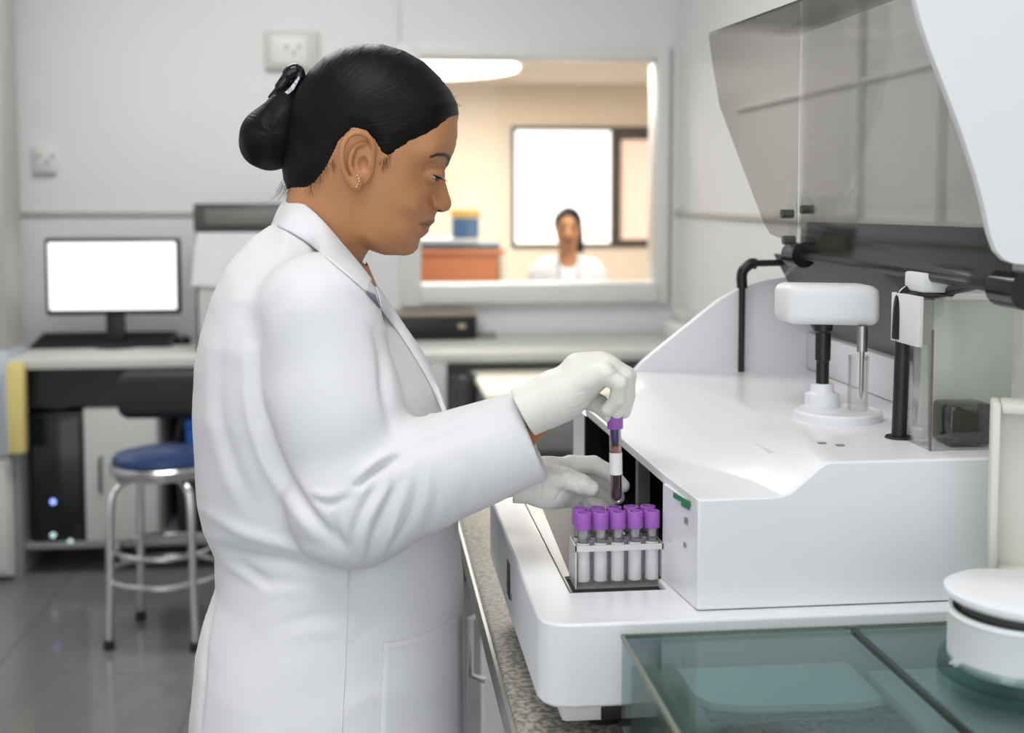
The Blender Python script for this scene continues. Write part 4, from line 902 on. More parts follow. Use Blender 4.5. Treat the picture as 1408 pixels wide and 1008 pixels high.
# ---- hair: scalp, bun, clip
Th = .0045*sstep(dHr, 0, 26)-.0035*(1-sstep(dHj, -2, 8))
Wha = np.where(Wh > 0, Wh+Th*np.clip(roll(np.maximum(dS, 0), 20), .2, 1), 0)
Fa = dome(Wha, .006).astype(np.float32); Fa = np.where((dS > 0)[:, None, :], Fa, np.abs(G[1]-DW)+(-dS/1180)[:, None, :]).astype(np.float32); Fa = normed(Fa, h)
Fa = smax(Fa, (-(dHj+1.0)/1180)[:, None, :], .002)
nape = sdpoly(PXm, PYm, [(385, 225), (389, 250), (405, 264), (425, 264), (440, 250), (430, 225)])
Vr, Qr = nets(Fa.astype(np.float32), lo_, h_, 3)
def flow(V_, c0=(402, 190), k=420., yk=0):
    X, Y = proj(V_[:, 0], V_[:, 1], V_[:, 2]); a = np.arctan2(Y-c0[1], X-c0[0]); r = np.hypot(X-c0[0], Y-c0[1])
    a2_ = a+.0012*(r-90)*np.sin(a*1.0)
    return np.stack([a2_*38, r*.012, (V_[:, 1]-DW)*60], 1)
hair = to_mesh('hair', Vr, Qr, M_hair, woman, BASE, attrs={'flow': flow(Vr)})
G3, lo3, h3 = grid(tuple(fig(322, 245, DW)+[0, -.065, 0]), tuple(fig(440, 85, DW)+[0, .065, 0]), .0018)
f = ellipsoid(G3, S(373, 190, DW), (.034, .042, .036)); f = smin(f, ellipsoid(G3, S(362, 195, DW), (.0245, .036, .0275)), .012); f = smin(f, ellipsoid(G3, S(395, 165, DW), (.024, .036, .036)), .02)
f = smin(f, capsule(G3, S(396, 150, DW), S(408, 120, DW), .018, .010), .01)
ang3 = np.arctan2(G3[2]-S(380, 185, DW)[2], G3[0]-S(380, 185, DW)[0]); f = f+.0005*np.sin(ang3*5+(G3[1]-DW)*160)
Vn, Qn = nets(f, lo3, h3, 2)
X_, Y_ = proj(*Vn.T); rr_ = np.hypot(X_-385, Y_-160); aa_ = np.arctan2(Y_-160, X_-385)
to_mesh('hair_bun', Vn, Qn, M_hair, woman, BASE, attrs={'flow': np.stack([rr_*.05, (X_-.45*Y_+(Vn[:, 1]-DW)*500)*.30, (Vn[:, 1]-DW)*12], 1)})
# claw clip: jaw bar over the bun with a glittery inlay and teeth
def wpart(name, bm, m, ang=35):
    for q in bm.verts: q.co -= Vector(BASE)
    return done(name, bm, m, woman, True, ang)
def S_(px, py, D): return tuple(S(px, py, D))
cl = wpart('hair_clip', tube(N(), smoothpath([S(372, 136, DW-.010), S(384, 121, DW-.012), S(396, 104, DW-.012), (S(404, 97, DW-.012)), S(411, 99, DW-.010), S(412, 110, DW-.010)], 5), [.004]*5+[.006]*5+[.008]*8+[.007]*7+[.004]*1, 12), M_blackg)
gl = mat('glitter_inlay', (.55, .50, .58), .25, .6, noise=.6, nscale=300, bump=1., bscale=400)
bm = N(); prism(bm, [S_(387, 131, DW-.020), S_(399, 120, DW-.021), S_(411, 104, DW-.021), S_(412, 108, DW-.022), S_(404, 123, DW-.022), S_(392, 133, DW-.021)], (0, .008, 0)); wpart('clip_inlay', bm, gl)
for k in range(5):
    a = S(374+k*8, 139-k*2, DW-.024+.002*k); wpart('clip_tooth', tube(N(), [a, a+np.array([-.002, -.006, -.012]), a+np.array([-.001, -.004, -.022])], [.0022, .002, .0008], 8), M_blackg)
# loose strands at the nape, hairline and temple
bm = N()
def strand(p, q, w0, w1, bend, r=.00022):
    a, b = S(*p, DW-w0), S(*q, DW-w1); mid = (a+b)/2+np.array([bend*.4, 0, bend]); tube(bm, smoothpath([a, mid, b], 5), [r*1.2]*10+[r*.4], 4, False)
for k in range(90):
    x = 388+RNG.uniform(0, 38); y = 250+RNG.uniform(-6, 8); l_ = RNG.uniform(6, 24); strand((x, y), (x-l_*RNG.uniform(.1, 1.), y+l_), RNG.uniform(-.02, .03), RNG.uniform(-.02, .035), RNG.uniform(-.004, .001), .00013)
for k in range(60):
    t_ = RNG.uniform(0, 1); x = 420+t_*38; y = 258-t_*42+RNG.uniform(-8, 0); l_ = RNG.uniform(4, 26); strand((x, y), (x+RNG.uniform(-2, 10), y+l_), .054+t_*.012, .059+t_*.011, RNG.uniform(-.001, .003), .00010)
for k in range(34):
    x = 530+RNG.uniform(-9, 9); y = 217+RNG.uniform(-6, 1)-abs(x-530)*.5; l_ = RNG.uniform(4, 25); strand((x, y), (x-l_*RNG.uniform(-.1, .45), y+l_), .0685, .0702, RNG.uniform(0, .002), .00009)
for k in range(160):
    t_ = RNG.uniform(0, 1); x = 540+t_*86; y = 213-t_*54+RNG.uniform(-3, 0); strand((x, y), (x-RNG.uniform(1, 12), y+RNG.uniform(3, 9)), .0645-t_*.05, .0655-t_*.05, .0004, .00012)
for k in range(34):
    x = 622+RNG.uniform(-14, 6); y = 138+RNG.uniform(-8, 20); strand((x-8, y), (x+RNG.uniform(3, 9), y+RNG.uniform(-6, 8)), .01, RNG.uniform(-.01, .02), .001, .00013)
tag(wpart('loose_strands', bm, M_hair), kind='stuff')
# ---- eyes
for s in (-1, 1):
    c = np.array([eyc[0], DW+s*(DW-eyc[1]), eyc[2]])
    bm = N(); bmesh.ops.create_uvsphere(bm, u_segments=24, v_segments=16, radius=eyr); bmesh.ops.translate(bm, verts=bm.verts[:], vec=c)
    eb = wpart('eyeball', bm, mat('eye_white', (.45, .41, .38), .15, noise=.04))
    g = np.array([math.cos(mid_), s*.25, math.sin(mid_)]); g /= np.linalg.norm(g); bm = N(); u = Vector(g).orthogonal().normalized(); v_ = Vector(g).cross(u)
    ring = []
    for r_, o_ in ((0, .0009), (.0025, .0008), (.0050, .0004), (.0078, -.0008)):
        ring.append([bm.verts.new(Vector(c)+Vector(g)*(math.sqrt(eyr**2-r_**2)+o_*.6+.0002)+(u*math.cos(2*PI*k/20)+v_*math.sin(2*PI*k/20))*r_) for k in range(20)])
    for a, b in zip(ring, ring[1:]):
        for k in range(20): bm.faces.new((a[k], a[(k+1) % 20], b[(k+1) % 20], b[k]))
    wpart('iris', bm, mat('dark_iris', (.015, .008, .005), .15, noise=.2))
    # lash line along the upper lid
    P = []; fi = mid_+half
    for t in np.linspace(-1.25, .25, 12):
        a = t; d = np.array([math.cos(fi)*math.cos(a), 0, math.sin(fi)*math.cos(a)]); d[1] = math.sin(a)
        P.append(c+d*(eyr+.0022)*np.array([1, -s if s > 0 else 1, 1]) if s < 0 else c+np.array([d[0], -d[1], d[2]])*(eyr+.0022))
    bm = N(); tube(bm, P, [.0003, .0006]+[.0009]*8+[.0006, .0003], 6)
    for p in P[1:-1]:
        for j in (0, 1):
            q = p+(p-c)*.08+np.array([.0035, s*.0006*(1-2*j), -.0022]); tube(bm, [p+np.array([0, .0004*j, 0]), (p+q)/2+np.array([0, 0, -.0007]), q], [.00035, .0003, .0001], 4)
    wpart('eyelashes', bm, M_hair)
# ---- earrings
for s in (-1, 1):
    c = S(492, 250, DW-.0835); f_ = lambda p: np.array([p[0], DW+(p[1]-DW)*(-s), p[2]])
    bm = N()
    for k, (a, b, r_) in enumerate(((491.5, 241.5, .0016), (493, 246, .0011), (493.5, 249.5, .0013), (492, 253.5, .0011), (490, 257, .0013))):
        r = bmesh.ops.create_icosphere(bm, subdivisions=2, radius=r_); bmesh.ops.translate(bm, verts=r['verts'], vec=f_(S(a, b, DW-.086)))
    tube(bm, smoothpath([f_(S(a, b, DW-.086)) for a, b in ((491.5, 241), (494, 247), (493, 252), (489, 258))], 4), .0005, 6)
    wpart('earring', bm, M_gold)

# ---- coat
BK = [(394, 272), (376.6, 306), (350, 325), (320, 360), (298, 404), (285, 448), (276, 496), (272, 557), (274, 631), (277, 681), (284.4, 720), (301, 756), (301, 796), (286, 842), (276, 885), (270, 960), (264, 1060), (254, 1340)]
FR = [(650, 1340), (646, 1060), (641, 950), (640.5, 883), (637, 794), (631, 735), (629, 690), (626, 640), (619, 587), (612, 556), (599, 522), (582, 488), (555.7, 450), (529.5, 411), (512, 386), (494.5, 362), (468, 330), (438, 296)]
CPN = np.array(BK+FR)
hk = np.array([(272, 60), (300, 74), (330, 100), (360, 130), (400, 158), (460, 172), (560, 172), (650, 160), (750, 150), (850, 170), (960, 190), (1100, 205), (1340, 225)], float)
G4, lo4, h4 = grid((fig(240, 1300, DW)[0], 1.185, .55), (fig(795, 560, 1.30)[0], 1.72, fig(394, 265, DW)[2]), .0034)
def coat_field(G4, h4, hole=True):
    X4, Z4 = np.meshgrid(G4[0].ravel().astype(float), G4[2].ravel().astype(float), indexing='ij'); P4x, P4y = proj(X4, DW, Z4)
    d4 = -sdpoly(P4x, P4y, CPN); H4 = np.interp(P4y, hk[:, 0], hk[:, 1])/1000; L4 = np.interp(P4y, [280, 340, 420, 560, 800, 1000], [60, 90, 130, 160, 165, 175])
    W3 = (H4*roll(np.maximum(d4, 0), L4)).astype(np.float32)[:, None, :]; y4 = G4[1]-DW; d4 = d4.astype(np.float32)
    f = np.where(W3 > 0, (y4*y4-W3*W3)/(2*np.maximum(np.maximum(W3, np.abs(y4)), .02)), np.abs(y4)+(-d4/1180)[:, None, :]); f = normed(f, h4)
    f = np.maximum(f, (-d4/1180)[:, None, :])
    if hole: f = smax(f, -neck_hole(G4), .004)
    f = sleeve(G4, f, shn, eln, cun, (.066, .067, .066, .046), .014)
    return sleeve(G4, f, shf, elf, cuf, (.066, .062, .055, .042), .03)
def neck_hole(G): return capsule(G, S(450, 250, DW), S(432, 335, DW), .0575, .050)
shn, eln, cun = S(437, 432, 1.305), S(487, 688, 1.285), S(731, 598, 1.285)
shf, elf, cuf = S(437, 425, 1.575), S(510, 640, 1.60), S(702, 632, 1.44)
def sleeve(G4, f, sh, el, cu, r, k):
    m1 = sh+(el-sh)*.5
    a = smin(capsule(G4, sh, m1, r[0], r[1]), capsule(G4, m1, el, r[1], r[2]), .02); a = smin(a, capsule(G4, el, cu+(cu-el)*.15, r[2], r[3]), .022)
    f = smin(f, a, k); d = (cu-el)/np.linalg.norm(cu-el); t = (G4[0]-cu[0])*d[0]+(G4[1]-cu[1])*d[1]+(G4[2]-cu[2])*d[2]
    near = np.sqrt((G4[0]-cu[0])**2+(G4[1]-cu[1])**2+(G4[2]-cu[2])**2)-.13
    f = smax(f, np.where(near < 0, t, -1), .002); inner = capsule(G4, cu-d*.03, cu+d*.1, r[3]-.012, r[3]-.0065)
    return smax(f, -inner, .002)
f = coat_field(G4, h4)
Vc, Qc = nets(f, lo4, h4, 2)
nc_ = vnormals(Vc, Qc); Xc, Yc = proj(*Vc.T); nearside = (Vc[:, 1] < DW)*np.clip(-nc_[:, 1]*2.5, 0, 1)
disp = np.zeros(len(Vc))
def fold(pts, wid, amp, mask=None, sharp=0.):
    global disp
    d, t = dline(Xc, Yc, smoothpath([np.array(p, float) for p in pts], 5)); g = np.exp(-(d/wid)**2)*np.sin(np.clip(t*.94+.03, 0, 1)*PI)**.6
    disp = disp+amp*g*nearside*1.4*(1 if mask is None else mask)
mm = .001
fold([(489, 671), (515, 648), (548, 628)], 4, -7*mm); fold([(487, 662), (515, 638), (545, 620)], 7, 4*mm); fold([(496, 682), (522, 660), (550, 640)], 6, 3*mm)
fold([(552, 634), (520, 660), (498, 700), (486, 735), (484, 768)], 4.5, -4*mm); fold([(560, 640), (530, 675), (505, 720), (498, 765)], 5.5, 3.5*mm)
fold([(548, 640), (537, 680), (518, 725), (507, 764)], 4, -4*mm); fold([(566, 640), (556, 680), (540, 725), (524, 762)], 5, 2.5*mm)
fold([(575, 640), (572, 680), (560, 720), (540, 750)], 4.5, -2.5*mm); fold([(600, 640), (600, 690), (585, 735)], 7, -1.6*mm); fold([(590, 632), (588, 680), (572, 730)], 6, 1.6*mm)
fold([(640, 620), (650, 660), (640, 700)], 9, -1.2*mm); fold([(560, 622), (620, 600), (700, 575)], 9, -1.4*mm); fold([(555, 612), (610, 588), (680, 552)], 8, 1.4*mm)
fold([(428, 676), (450, 682), (478, 672)], 6, 2.2*mm); fold([(430, 686), (455, 694), (480, 684)], 5, -2.5*mm)
fold([(462, 700), (462, 730), (478, 762)], 5, -2.5*mm)
fold([(352, 470), (352, 540), (366, 600), (392, 660), (430, 712), (470, 752)], 9, -7*mm); fold([(338, 500), (342, 560), (358, 620), (385, 672), (430, 735)], 9, 2.5*mm)
fold([(388, 400), (360, 440), (349, 480)], 12, -2.5*mm)
fold([(512, 450), (526, 485), (530, 540), (540, 600)], 8, -4.2*mm); fold([(440, 408), (480, 412), (505, 432)], 14, -1.5*mm)
fold([(405, 350), (425, 372), (428, 420)], 8, -1*mm)
fold([(305, 480), (300, 560), (322, 640), (345, 690)], 10, -2*mm); fold([(290, 470), (288, 560), (306, 640), (330, 700)], 10, 1.6*mm)
fold([(285, 705), (330, 730), (400, 752), (470, 772)], 9, 3.2*mm); fold([(300, 752), (345, 765), (400, 775), (455, 795)], 8, -3.5*mm); fold([(302, 775), (340, 792), (370, 812)], 8, 2.2*mm); fold([(318, 765), (350, 790), (372, 805)], 7, -2.5*mm)
fold([(380, 862), (430, 848), (478, 848)], 9, -1.6*mm); fold([(400, 878), (440, 868), (475, 870)], 9, 1.6*mm); fold([(340, 822), (400, 812), (460, 818)], 11, 1.6*mm)
fold([(482, 890), (500, 870), (530, 850)], 8, -1.2*mm); fold([(470, 985), (500, 960), (560, 950)], 12, 1*mm)
fold([(300, 796), (290, 840), (282, 890), (277, 960), (274, 1010)], 4, -3*mm)
fold([(705, 548), (735, 600), (762, 652)], 2., .0*mm); 
fold([(380, 290), (410, 322), (430, 345)], 3, 0)
nz_ = .0008*np.sin(Xc*.05+Yc*.021)*np.sin(Yc*.043-Xc*.02+1.3); Vc = Vc+nc_*(disp+nz_*nearside)[:, None]
coat = to_mesh('lab_coat', Vc, Qc, M_coat, woman, BASE)
# collar, lapels, pocket and seams follow the finished coat surface
from mathutils.bvhtree import BVHTree
bvh = BVHTree.FromPolygons([tuple(q) for q in Vc], [tuple(int(k) for k in q) for q in Qc]); cam_p = Vector((0, 0, CZ))
def on_coat(px, py, lift=.0):
    d = Vector(fig(px, py, 1.))-cam_p; d.normalize(); hit = bvh.ray_cast(cam_p, d)
    if hit[0] is None: return None
    return np.array(hit[0])-np.array(d)*lift
def ribbon(name, rows, thick, m=None, mirror=True, subs=1):
    bm = N(); R_ = []
    for row in rows:
        R_.append([bm.verts.new(Vector(p)-Vector(BASE)) for p in row])
    for a, b in zip(R_, R_[1:]):
        for k in range(len(a)-1): bm.faces.new((a[k], a[k+1], b[k+1], b[k]))
    bmesh.ops.recalc_face_normals(bm, faces=bm.faces[:])
    if mirror:
        g = bmesh.ops.duplicate(bm, geom=bm.verts[:]+bm.edges[:]+bm.faces[:])['geom']
        for q in g:
            if isinstance(q, bmesh.types.BMVert): q.co.y = -q.co.y; q.co.x -= .30*abs(q.co.y)*min(1, abs(q.co.y)/.03)*(1 if q.co.x > .0 else .3)
        bmesh.ops.remove_doubles(bm, verts=bm.verts[:], dist=.0008)
    o = done(name, bm, m or M_coat, woman, True, 60)
    sd = o.modifiers.new('s', 'SOLIDIFY'); sd.thickness = thick; sd.offset = 0
    if subs: ss = o.modifiers.new('u', 'SUBSURF'); ss.levels = ss.render_levels = subs
    return o
top_ = smoothpath([S(394, 273, DW), S(405, 275, DW-.028), S(422, 283, DW-.050), S(444, 303, DW-.0605), S(470, 334, DW-.060), S(493, 361, DW-.052), S(512, 386, DW-.046)], 4)
bot_px = smoothpath([(374, 309), (384, 313), (400, 320), (424, 335), (455, 360), (484, 384), (507, 404)], 4)
wlow = np.interp(np.linspace(0, 1, len(bot_px)), [0, .1, .2, .4, .6, .8, 1], [0, .035, .060, .090, .105, .100, .085])
rows = []; bot_ = []
for k, (p, w_) in enumerate(zip(bot_px, wlow)):
    q = on_coat(p[0], p[1], .0035); a = S(p[0], p[1], DW-w_)
    if q is None or q[1] > DW-.02 or k < 5: q = a
    bot_.append(q)
for t in np.linspace(0, 1, 7):
    row = []
    for k, (a, b) in enumerate(zip(top_, bot_)):
        p = a*(1-t)+b*t; p = p+np.array([0, -.0045*math.sin(t*PI), .004*math.sin(t*PI)])
        X, Y = proj(*p); q = on_coat(X, Y, .003)
        if q is not None and q[1] < p[1] and p[1] < DW-.03: p = q
        row.append(p)
    rows.append(row)
for _ in range(3):
    for i in range(1, 6):
        for k in range(1, len(rows[0])-1): rows[i][k] = (rows[i][k]*2+rows[i-1][k]+rows[i+1][k]+rows[i][k-1]+rows[i][k+1])/6
ribbon('collar', rows, .0028)
le_px = smoothpath([(523, 424), (548, 458), (575, 500), (597, 540), (612, 576)], 4); fe_px = smoothpath([(515, 391), (543, 430), (572, 473), (598, 522), (617, 580)], 4)
rows = []
for t in np.linspace(0, 1, 5):
    row = []
    for k, (a, b) in enumerate(zip(fe_px, le_px)):
        b3 = on_coat(b[0], b[1], .003); b3 = S(b[0], b[1], DW-.075) if b3 is None else b3
        a3 = S(a[0], a[1], min(DW-.030, b3[1]+.035)); row.append(a3*(1-t)+b3*t+np.array([.002, -.004, 0])*math.sin(t*PI))
    rows.append(row)
for i in range(len(rows)):
    for _ in range(3): rows[i] = [rows[i][0]]+[(rows[i][k-1]+rows[i][k]*2+rows[i][k+1])/4 for k in range(1, len(rows[i])-1)]+[rows[i][-1]]
ribbon('lapel', rows, .0025)
notch = mat('violet_lining', (.22, .17, .25), .8, bump=.1, bscale=600)
rows = []
for (a, b) in (((504, 400), (506, 404)), ((515, 405), (512, 411)), ((523, 413), (522, 424))):
    rows.append([(lambda q, p: q if q is not None else S(*p, DW-.07))(on_coat(p[0], p[1], .0042), p) for p in (a, b)])
ribbon('lapel_notch', rows, .0012, notch, False, 0)
# pocket patch
rows = []
for t in np.linspace(0, 1, 24):
    row = []
    for u_ in np.linspace(0, 1, 14):
        xt, yt_ = 527+107*u_, 884-41*u_+8*math.sin(u_*PI); xb, yb2 = 520+117*u_, 1075; p = (xt*(1-t)+xb*t, yt_*(1-t)+yb2*t); q = on_coat(p[0], p[1], .0012)
        row.append(S(*p, DW-.1) if q is None else q)
    rows.append(row)
ribbon('pocket', rows, .0022, None, False, 0)
def seam(pts, rad=.0007, lift=.0001):
    P = [on_coat(a, b, lift) for a, b in smoothpath([np.array(p, float) for p in pts], 10)]; P = [p for p in P if p is not None]
    for _ in range(3): P = [P[0]]+[(P[k-1]+2*P[k]+P[k+1])/4 for k in range(1, len(P)-1)]+[P[-1]]
    bm = N(); tube(bm, P, rad, 6); wpart('seam', bm, M_coat)
seam([(479.5, 780), (477, 850), (474, 930), (470, 1010), (466, 1200)], .0009, .0003)
seam([(686, 558), (712, 606), (738, 664)], .0006); seam([(532, 893), (570, 887), (610, 872), (634, 857)], .0005, .0026)
# trousers and shoes
G6, lo6, h6 = grid((bx0-.2, DW-.22, .03), (bx0+.22, DW+.22, .9), .009); f = None
for s in (-1, 1):
    q = smin(capsule(G6, (bx0+.02, DW+s*.08, .72), (bx0+.03, DW+s*.085, .46), .085, .070), capsule(G6, (bx0+.03, DW+s*.085, .46), (bx0+.0, DW+s*.085, .05), .072, .062), .02); f = q if f is None else smin(f, q, .02)
f = np.maximum(f, .06-G6[2]); Vt, Qt = nets(f, lo6, h6, 2); to_mesh('trousers', Vt, Qt, mat('dark_trouser_cloth', (.03, .03, .05), .8, bump=.2, bscale=500), woman, BASE)
for s in (-1, 1):
    G7, lo7, h7 = grid((bx0-.09, DW+s*.09-.07, -.01), (bx0+.2, DW+s*.09+.07, .11), .005)
    f = smin(capsule(G7, (bx0-.03, DW+s*.085, .045), (bx0+.14, DW+s*.10, .032), .043, .036), ellipsoid(G7, (bx0-.03, DW+s*.085, .06), (.045, .04, .04)), .02); f = np.maximum(f, .001-G7[2])
    Vs, Qs = nets(f, lo7, h7, 2); to_mesh('shoe', Vs, Qs, M_rubber, woman, BASE)

# ---- gloves
def hand(name, P, lo_px, hi_px, D0, D1, build, hh=.0013):
    a, b = S(lo_px[0], lo_px[1], D0), S(hi_px[0], hi_px[1], D0); c, d = S(lo_px[0], lo_px[1], D1), S(hi_px[0], hi_px[1], D1)
    Gh, l_, h_ = grid((min(a[0], c[0]), D0, min(a[2], c[2])), (max(b[0], d[0]), D1, max(b[2], d[2])), hh)
    Vg, Qg = nets(build(Gh).astype(np.float32), l_, h_, 2); n_ = vnormals(Vg, Qg)
    X, Y = proj(*Vg.T)
    d_ = np.zeros(len(Vg))
    for pts, wid, amp in P:
        q, t = dline(X, Y, pts); d_ += amp*np.exp(-(q/wid)**2)*np.sin(np.clip(t, .02, .98)*PI)**.5
    Vg = Vg+n_*d_[:, None]; return to_mesh(name, Vg, Qg, M_glove, woman, BASE)
DT = float(ht.location.x*cH[0]+ht.location.y*cH[1])     # depth of the held tube
def chain(f, Gh, pts, r, k):
    c = None
    for (a, ra), (b, rb) in zip(zip(pts, r), zip(pts[1:], r[1:])):
        q = capsule(Gh, a, b, ra, rb); c = q if c is None else smin(c, q, .002)
    return c if f is None else smin(f, c, k)
def right_hand(Gh):
    D = DT
    # palm slab: from wrist to knuckles
    wr = S(742, 562, D-.012); f = None
    f = chain(f, Gh, [S(722, 566, D-.014), S(752, 553, D-.010), S(776, 543, D-.004)], [.0265, .0265, .024], .01)
    palm = [(S(832, 513, D-.030), .0105), (S(838, 507, D-.012), .012), (S(838, 505, D+.006), .012), (S(832, 508, D+.022), .0115)]
    for p, r in palm: f = smin(f, capsule(Gh, S(768, 543, D-.004), p, .021, r), .012)
    f = smin(f, capsule(Gh, S(796, 507, D-.004), S(822, 503, D-.002), .017, .015), .01)
    # fingers: little, ring, middle, index
    f2 = chain(None, Gh, [S(830, 515, D-.030), S(851, 527, D-.030), S(849, 549, D-.024), S(836, 563, D-.018)], [.0100, .0088, .0080, .0070], .002)
    g = chain(None, Gh, [S(838, 505, D-.014), S(858, 517, D-.014), S(857, 545, D-.012), S(848, 566, D-.0125)], [.0108, .0096, .0088, .0074], .002)
    g2 = chain(None, Gh, [S(838, 503, D+.006), S(862, 517, D+.004), S(862, 545, D+.003), S(858, 566, D+.0015)], [.0108, .0096, .0086, .0074], .002)
    g3 = chain(None, Gh, [S(832, 507, D+.022), S(855, 521, D+.022), S(856, 550, D+.018), S(850, 570, D+.013)], [.0105, .0092, .0084, .0072], .002)
    for q in (f2, g, g2, g3): f = smin(f, q, .0028)
    th = chain(None, Gh, [S(775, 553, D+.016), S(804, 546, D+.024), S(824, 556, D+.014), S(838, 571, D+.001)], [.015, .0125, .0100, .0080], .004)
    f = smin(f, th, .004)
    d = S(790, 535, D)-S(722, 572, D); d /= np.linalg.norm(d); o = S(722, 574, D-.014); t = (Gh[0]-o[0])*d[0]+(Gh[1]-o[1])*d[1]+(Gh[2]-o[2])*d[2]
    f = np.maximum(f, -t); return np.maximum(f, -capsule(Gh, S(700, 578, D-.014), S(733, 563, D-.013), .0245, .0225))
hand('glove', [([(752, 520), (768, 545), (772, 578)], 2, -.0012), ([(745, 528), (757, 553), (760, 588)], 2, .0010), ([(790, 540), (815, 535)], 2, -.0006), ([(738, 532), (748, 560), (752, 592)], 1.6, -.0012), ([(775, 566), (800, 558), (818, 548)], 1.6, -.0006), ([(842, 500), (850, 508)], 1.5, -.0008), ([(835, 520), (850, 512)], 1.5, -.0006)], (690, 620), (885, 455), DT-.062, DT+.06, right_hand)
DL = DT+.052
def left_hand(Gh):
    D = DL; f = chain(None, Gh, [S(704, 657, D+.006), S(738, 662, D+.004), S(760, 664, D)], [.027, .025, .022], .01)
    for p, r in ((S(786, 640, D+.016), .0105), (S(790, 650, D+.022), .0105), (S(792, 668, D+.020), .0105), (S(790, 684, D+.008), .0105)): f = smin(f, capsule(Gh, S(757, 664, D+.004), p, .021, r), .014)
    for pts, r in (([S(784, 640, D+.014), S(816, 639, D+.018), S(838, 650, D+.014), S(856, 668, D+.010)], [.0108, .0098, .009, .0078]),
                   ([S(788, 652, D+.026), S(822, 655, D+.034), S(842, 668, D+.032), S(850, 684, D+.028)], [.0108, .0096, .0086, .0074]),
                   ([S(790, 668, D+.024), S(818, 676, D+.036), S(834, 688, D+.034), S(838, 698, D+.030)], [.0105, .0092, .0084, .0072]),
                   ([S(788, 683, D+.008), S(808, 692, D+.014), S(824, 696, D+.014), S(832, 702, D+.012)], [.0100, .0085, .0078, .0066]),
                   ([S(752, 655, D-.012), S(778, 658, D-.022), S(800, 666, D-.026), S(813, 672, D-.026)], [.0150, .0118, .0105, .0088])):
        f = smin(f, chain(None, Gh, pts, r, .003), .0032)
    d = S(790, 660, D)-S(704, 657, D); d /= np.linalg.norm(d); o = S(706, 657, D+.006); t = (Gh[0]-o[0])*d[0]+(Gh[1]-o[1])*d[1]+(Gh[2]-o[2])*d[2]
    f = np.maximum(f, -t); return np.maximum(f, -capsule(Gh, S(690, 657, D+.006), S(716, 658, D+.006), .0245, .0225))
hand('glove', [([(775, 648), (790, 660), (800, 680)], 2, -.0008), ([(738, 640), (744, 665), (742, 692)], 2, -.0012), ([(762, 690), (775, 672), (780, 650)], 2, -.0010)], (680, 730), (880, 600), DL-.06, DL+.09, left_hand)

# ================================================================== second person, in the far room
D2 = 6.55; c2 = fig(781, 315, D2); B2 = np.array([c2[0], D2, 0.])
w2r = figroot('person', c2[0], D2, 'seated person in white coat with tied back dark hair in far cream room')
G8, l8, h8 = grid((c2[0]-.30, D2-.22, .40), (c2[0]+.30, D2+.22, c2[2]+.16), .008)
hz = c2[2]
f = ellipsoid(G8, (c2[0], D2, hz+.02), (.068, .085, .085)); f = smin(f, ellipsoid(G8, (c2[0]-.004, D2-.02, hz-.03), (.054, .070, .072)), .03)
f = smin(f, capsule(G8, (c2[0]-.004, D2-.085, hz-.004), (c2[0]-.004, D2-.10, hz-.03), .008, .013), .008)
f = smin(f, capsule(G8, (c2[0], D2+.02, hz-.06), (c2[0], D2+.02, hz-.20), .045, .05), .03)
f = smin(f, ellipsoid(G8, (c2[0], D2+.02, hz-.42), (.17, .10, .26)), .03)
for s in (-1, 1):
    f = smin(f, capsule(G8, (c2[0]+s*.15, D2+.02, hz-.25), (c2[0]+s*.20, D2, hz-.52), .04, .035), .03); f = smin(f, capsule(G8, (c2[0]+s*.20, D2, hz-.52), (c2[0]+s*.10, D2-.16, hz-.58), .034, .026), .01)
    f = smax(f, -ellipsoid(G8, (c2[0]+s*.028, D2-.098, hz+.005), (.016, .014, .010)), .006)
V8, Q8 = nets(f, l8, h8, 2)
cc = np.tile(SKIN*1.05, (len(V8), 1)); 
X8 = V8[:, 0]-c2[0]; Z8 = V8[:, 2]-hz; fr8 = V8[:, 1] < D2-.04
for s in (-1, 1): cc[fr8 & (np.hypot((X8-s*.028)/1.6, Z8-.003) < .009)] = (.03, .02, .015); cc[fr8 & (np.hypot((X8-s*.028)/2.6, (Z8-.026)) < .007)] = (.04, .02, .015)
cc[fr8 & (np.hypot(X8/2.4, Z8+.062) < .009)] = (.35, .10, .08)
to_mesh('body', V8, Q8, M_skin, w2r, B2, cols=cc)
f = ellipsoid(G8, (c2[0], D2+.006, hz+.03), (.076, .092, .090)); f = smax(f, -ellipsoid(G8, (c2[0]-.006, D2-.085, hz-.03), (.060, .085, .098)), .01); f = smin(f, capsule(G8, (c2[0]+.055, D2+.05, hz+.0), (c2[0]+.072, D2+.055, hz-.15), .028, .018), .02)
f = smax(f, (hz-.13)-G8[2]+0*G8[0], .01)
V8, Q8 = nets(f, l8, h8, 2); to_mesh('hair', V8, Q8, M_hair, w2r, B2, attrs={'flow': V8*60})
f = smin(ellipsoid(G8, (c2[0], D2+.02, hz-.42), (.19, .125, .285)), capsule(G8, (c2[0]-.13, D2+.02, hz-.215), (c2[0]+.13, D2+.02, hz-.215), .055), .04)
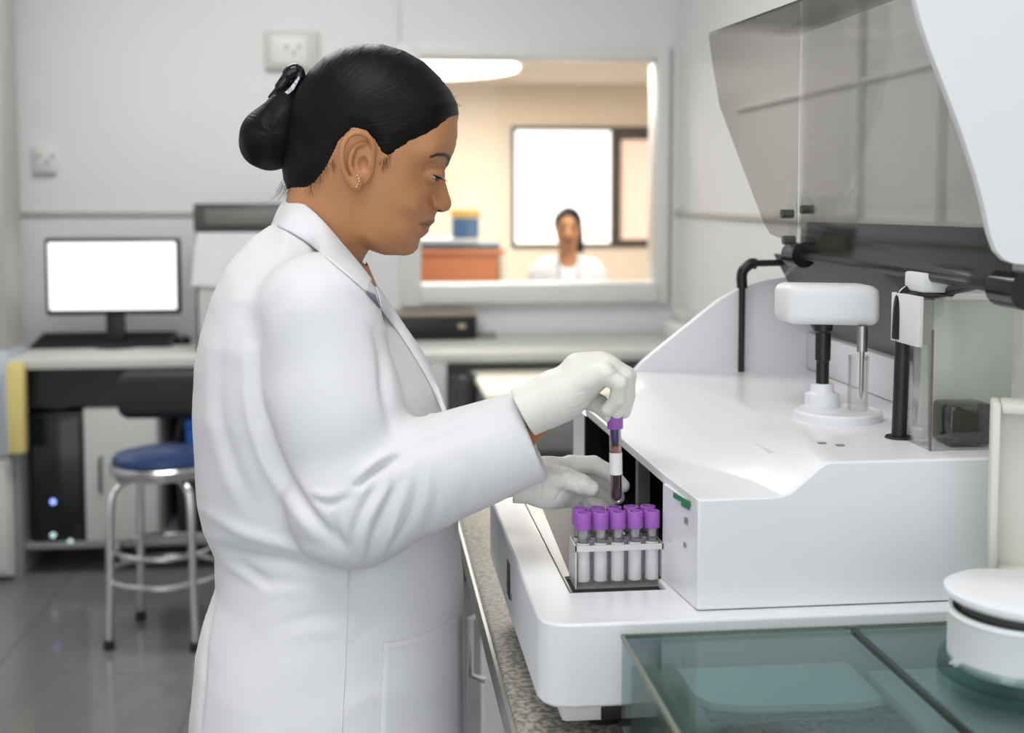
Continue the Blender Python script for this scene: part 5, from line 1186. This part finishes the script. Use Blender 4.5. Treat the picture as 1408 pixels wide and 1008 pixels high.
for s in (-1, 1): f = smin(f, smin(capsule(G8, (c2[0]+s*.155, D2+.02, hz-.25), (c2[0]+s*.205, D2, hz-.52), .056, .05), capsule(G8, (c2[0]+s*.205, D2, hz-.52), (c2[0]+s*.13, D2-.12, hz-.57), .048, .04), .02), .02)
f = np.maximum(f, -capsule(G8, (c2[0], D2, hz-.05), (c2[0], D2-.01, hz-.19), .052, .052)); f = np.maximum(f, -capsule(G8, (c2[0], D2-.16, hz-.16), (c2[0], D2-.13, hz-.30), .055, .006))
V8, Q8 = nets(f, l8, h8, 2); to_mesh('lab_coat', V8, Q8, M_coat, w2r, B2)
bm = N()
for s in (-1, 1): prism(bm, [(c2[0]+s*.055-c2[0], -.10, hz-.14), (s*.075, -.085, hz-.17), (s*.03, -.125, hz-.31), (s*.012, -.125, hz-.32)], (0, -.006, 0))
done('lapels', bm, M_coat, w2r)
# her stool and legs, out of sight below the hatch
G9, l9, h9 = grid((c2[0]-.2, D2-.5, 0.), (c2[0]+.2, D2+.15, .75), .012); f = None
for s in (-1, 1):
    q = smin(capsule(G9, (c2[0]+s*.08, D2, .60), (c2[0]+s*.10, D2-.38, .56), .085, .06), capsule(G9, (c2[0]+s*.10, D2-.38, .56), (c2[0]+s*.10, D2-.34, .06), .06, .045), .02); q = smin(q, capsule(G9, (c2[0]+s*.10, D2-.33, .045), (c2[0]+s*.10, D2-.45, .04), .04, .035), .02); f = q if f is None else smin(f, q, .02)
V9, Q9 = nets(f, l9, h9, 1); to_mesh('trousers', V9, Q9, MATS['dark_trouser_cloth'], w2r, B2)
wp = cR*c2[0]+cH*D2
s9 = thing('stool', (wp[0], wp[1]+.03, 0), 'plain round stool under the seated person in the far cream room', 'stool')
part('seat', lathe(N(), [(0, .44), (.17, .44), (.18, .46), (.17, .50), (0, .505)], (wp[0], wp[1]+.03, 0), 32), M_black, s9)
for k in range(4):
    a_ = PI/4+k*PI/2; part('leg', tube(N(), [(wp[0]+.12*math.cos(a_), wp[1]+.03+.12*math.sin(a_), .44), (wp[0]+.19*math.cos(a_), wp[1]+.03+.19*math.sin(a_), 0)], .012, 10), M_chrome, s9)
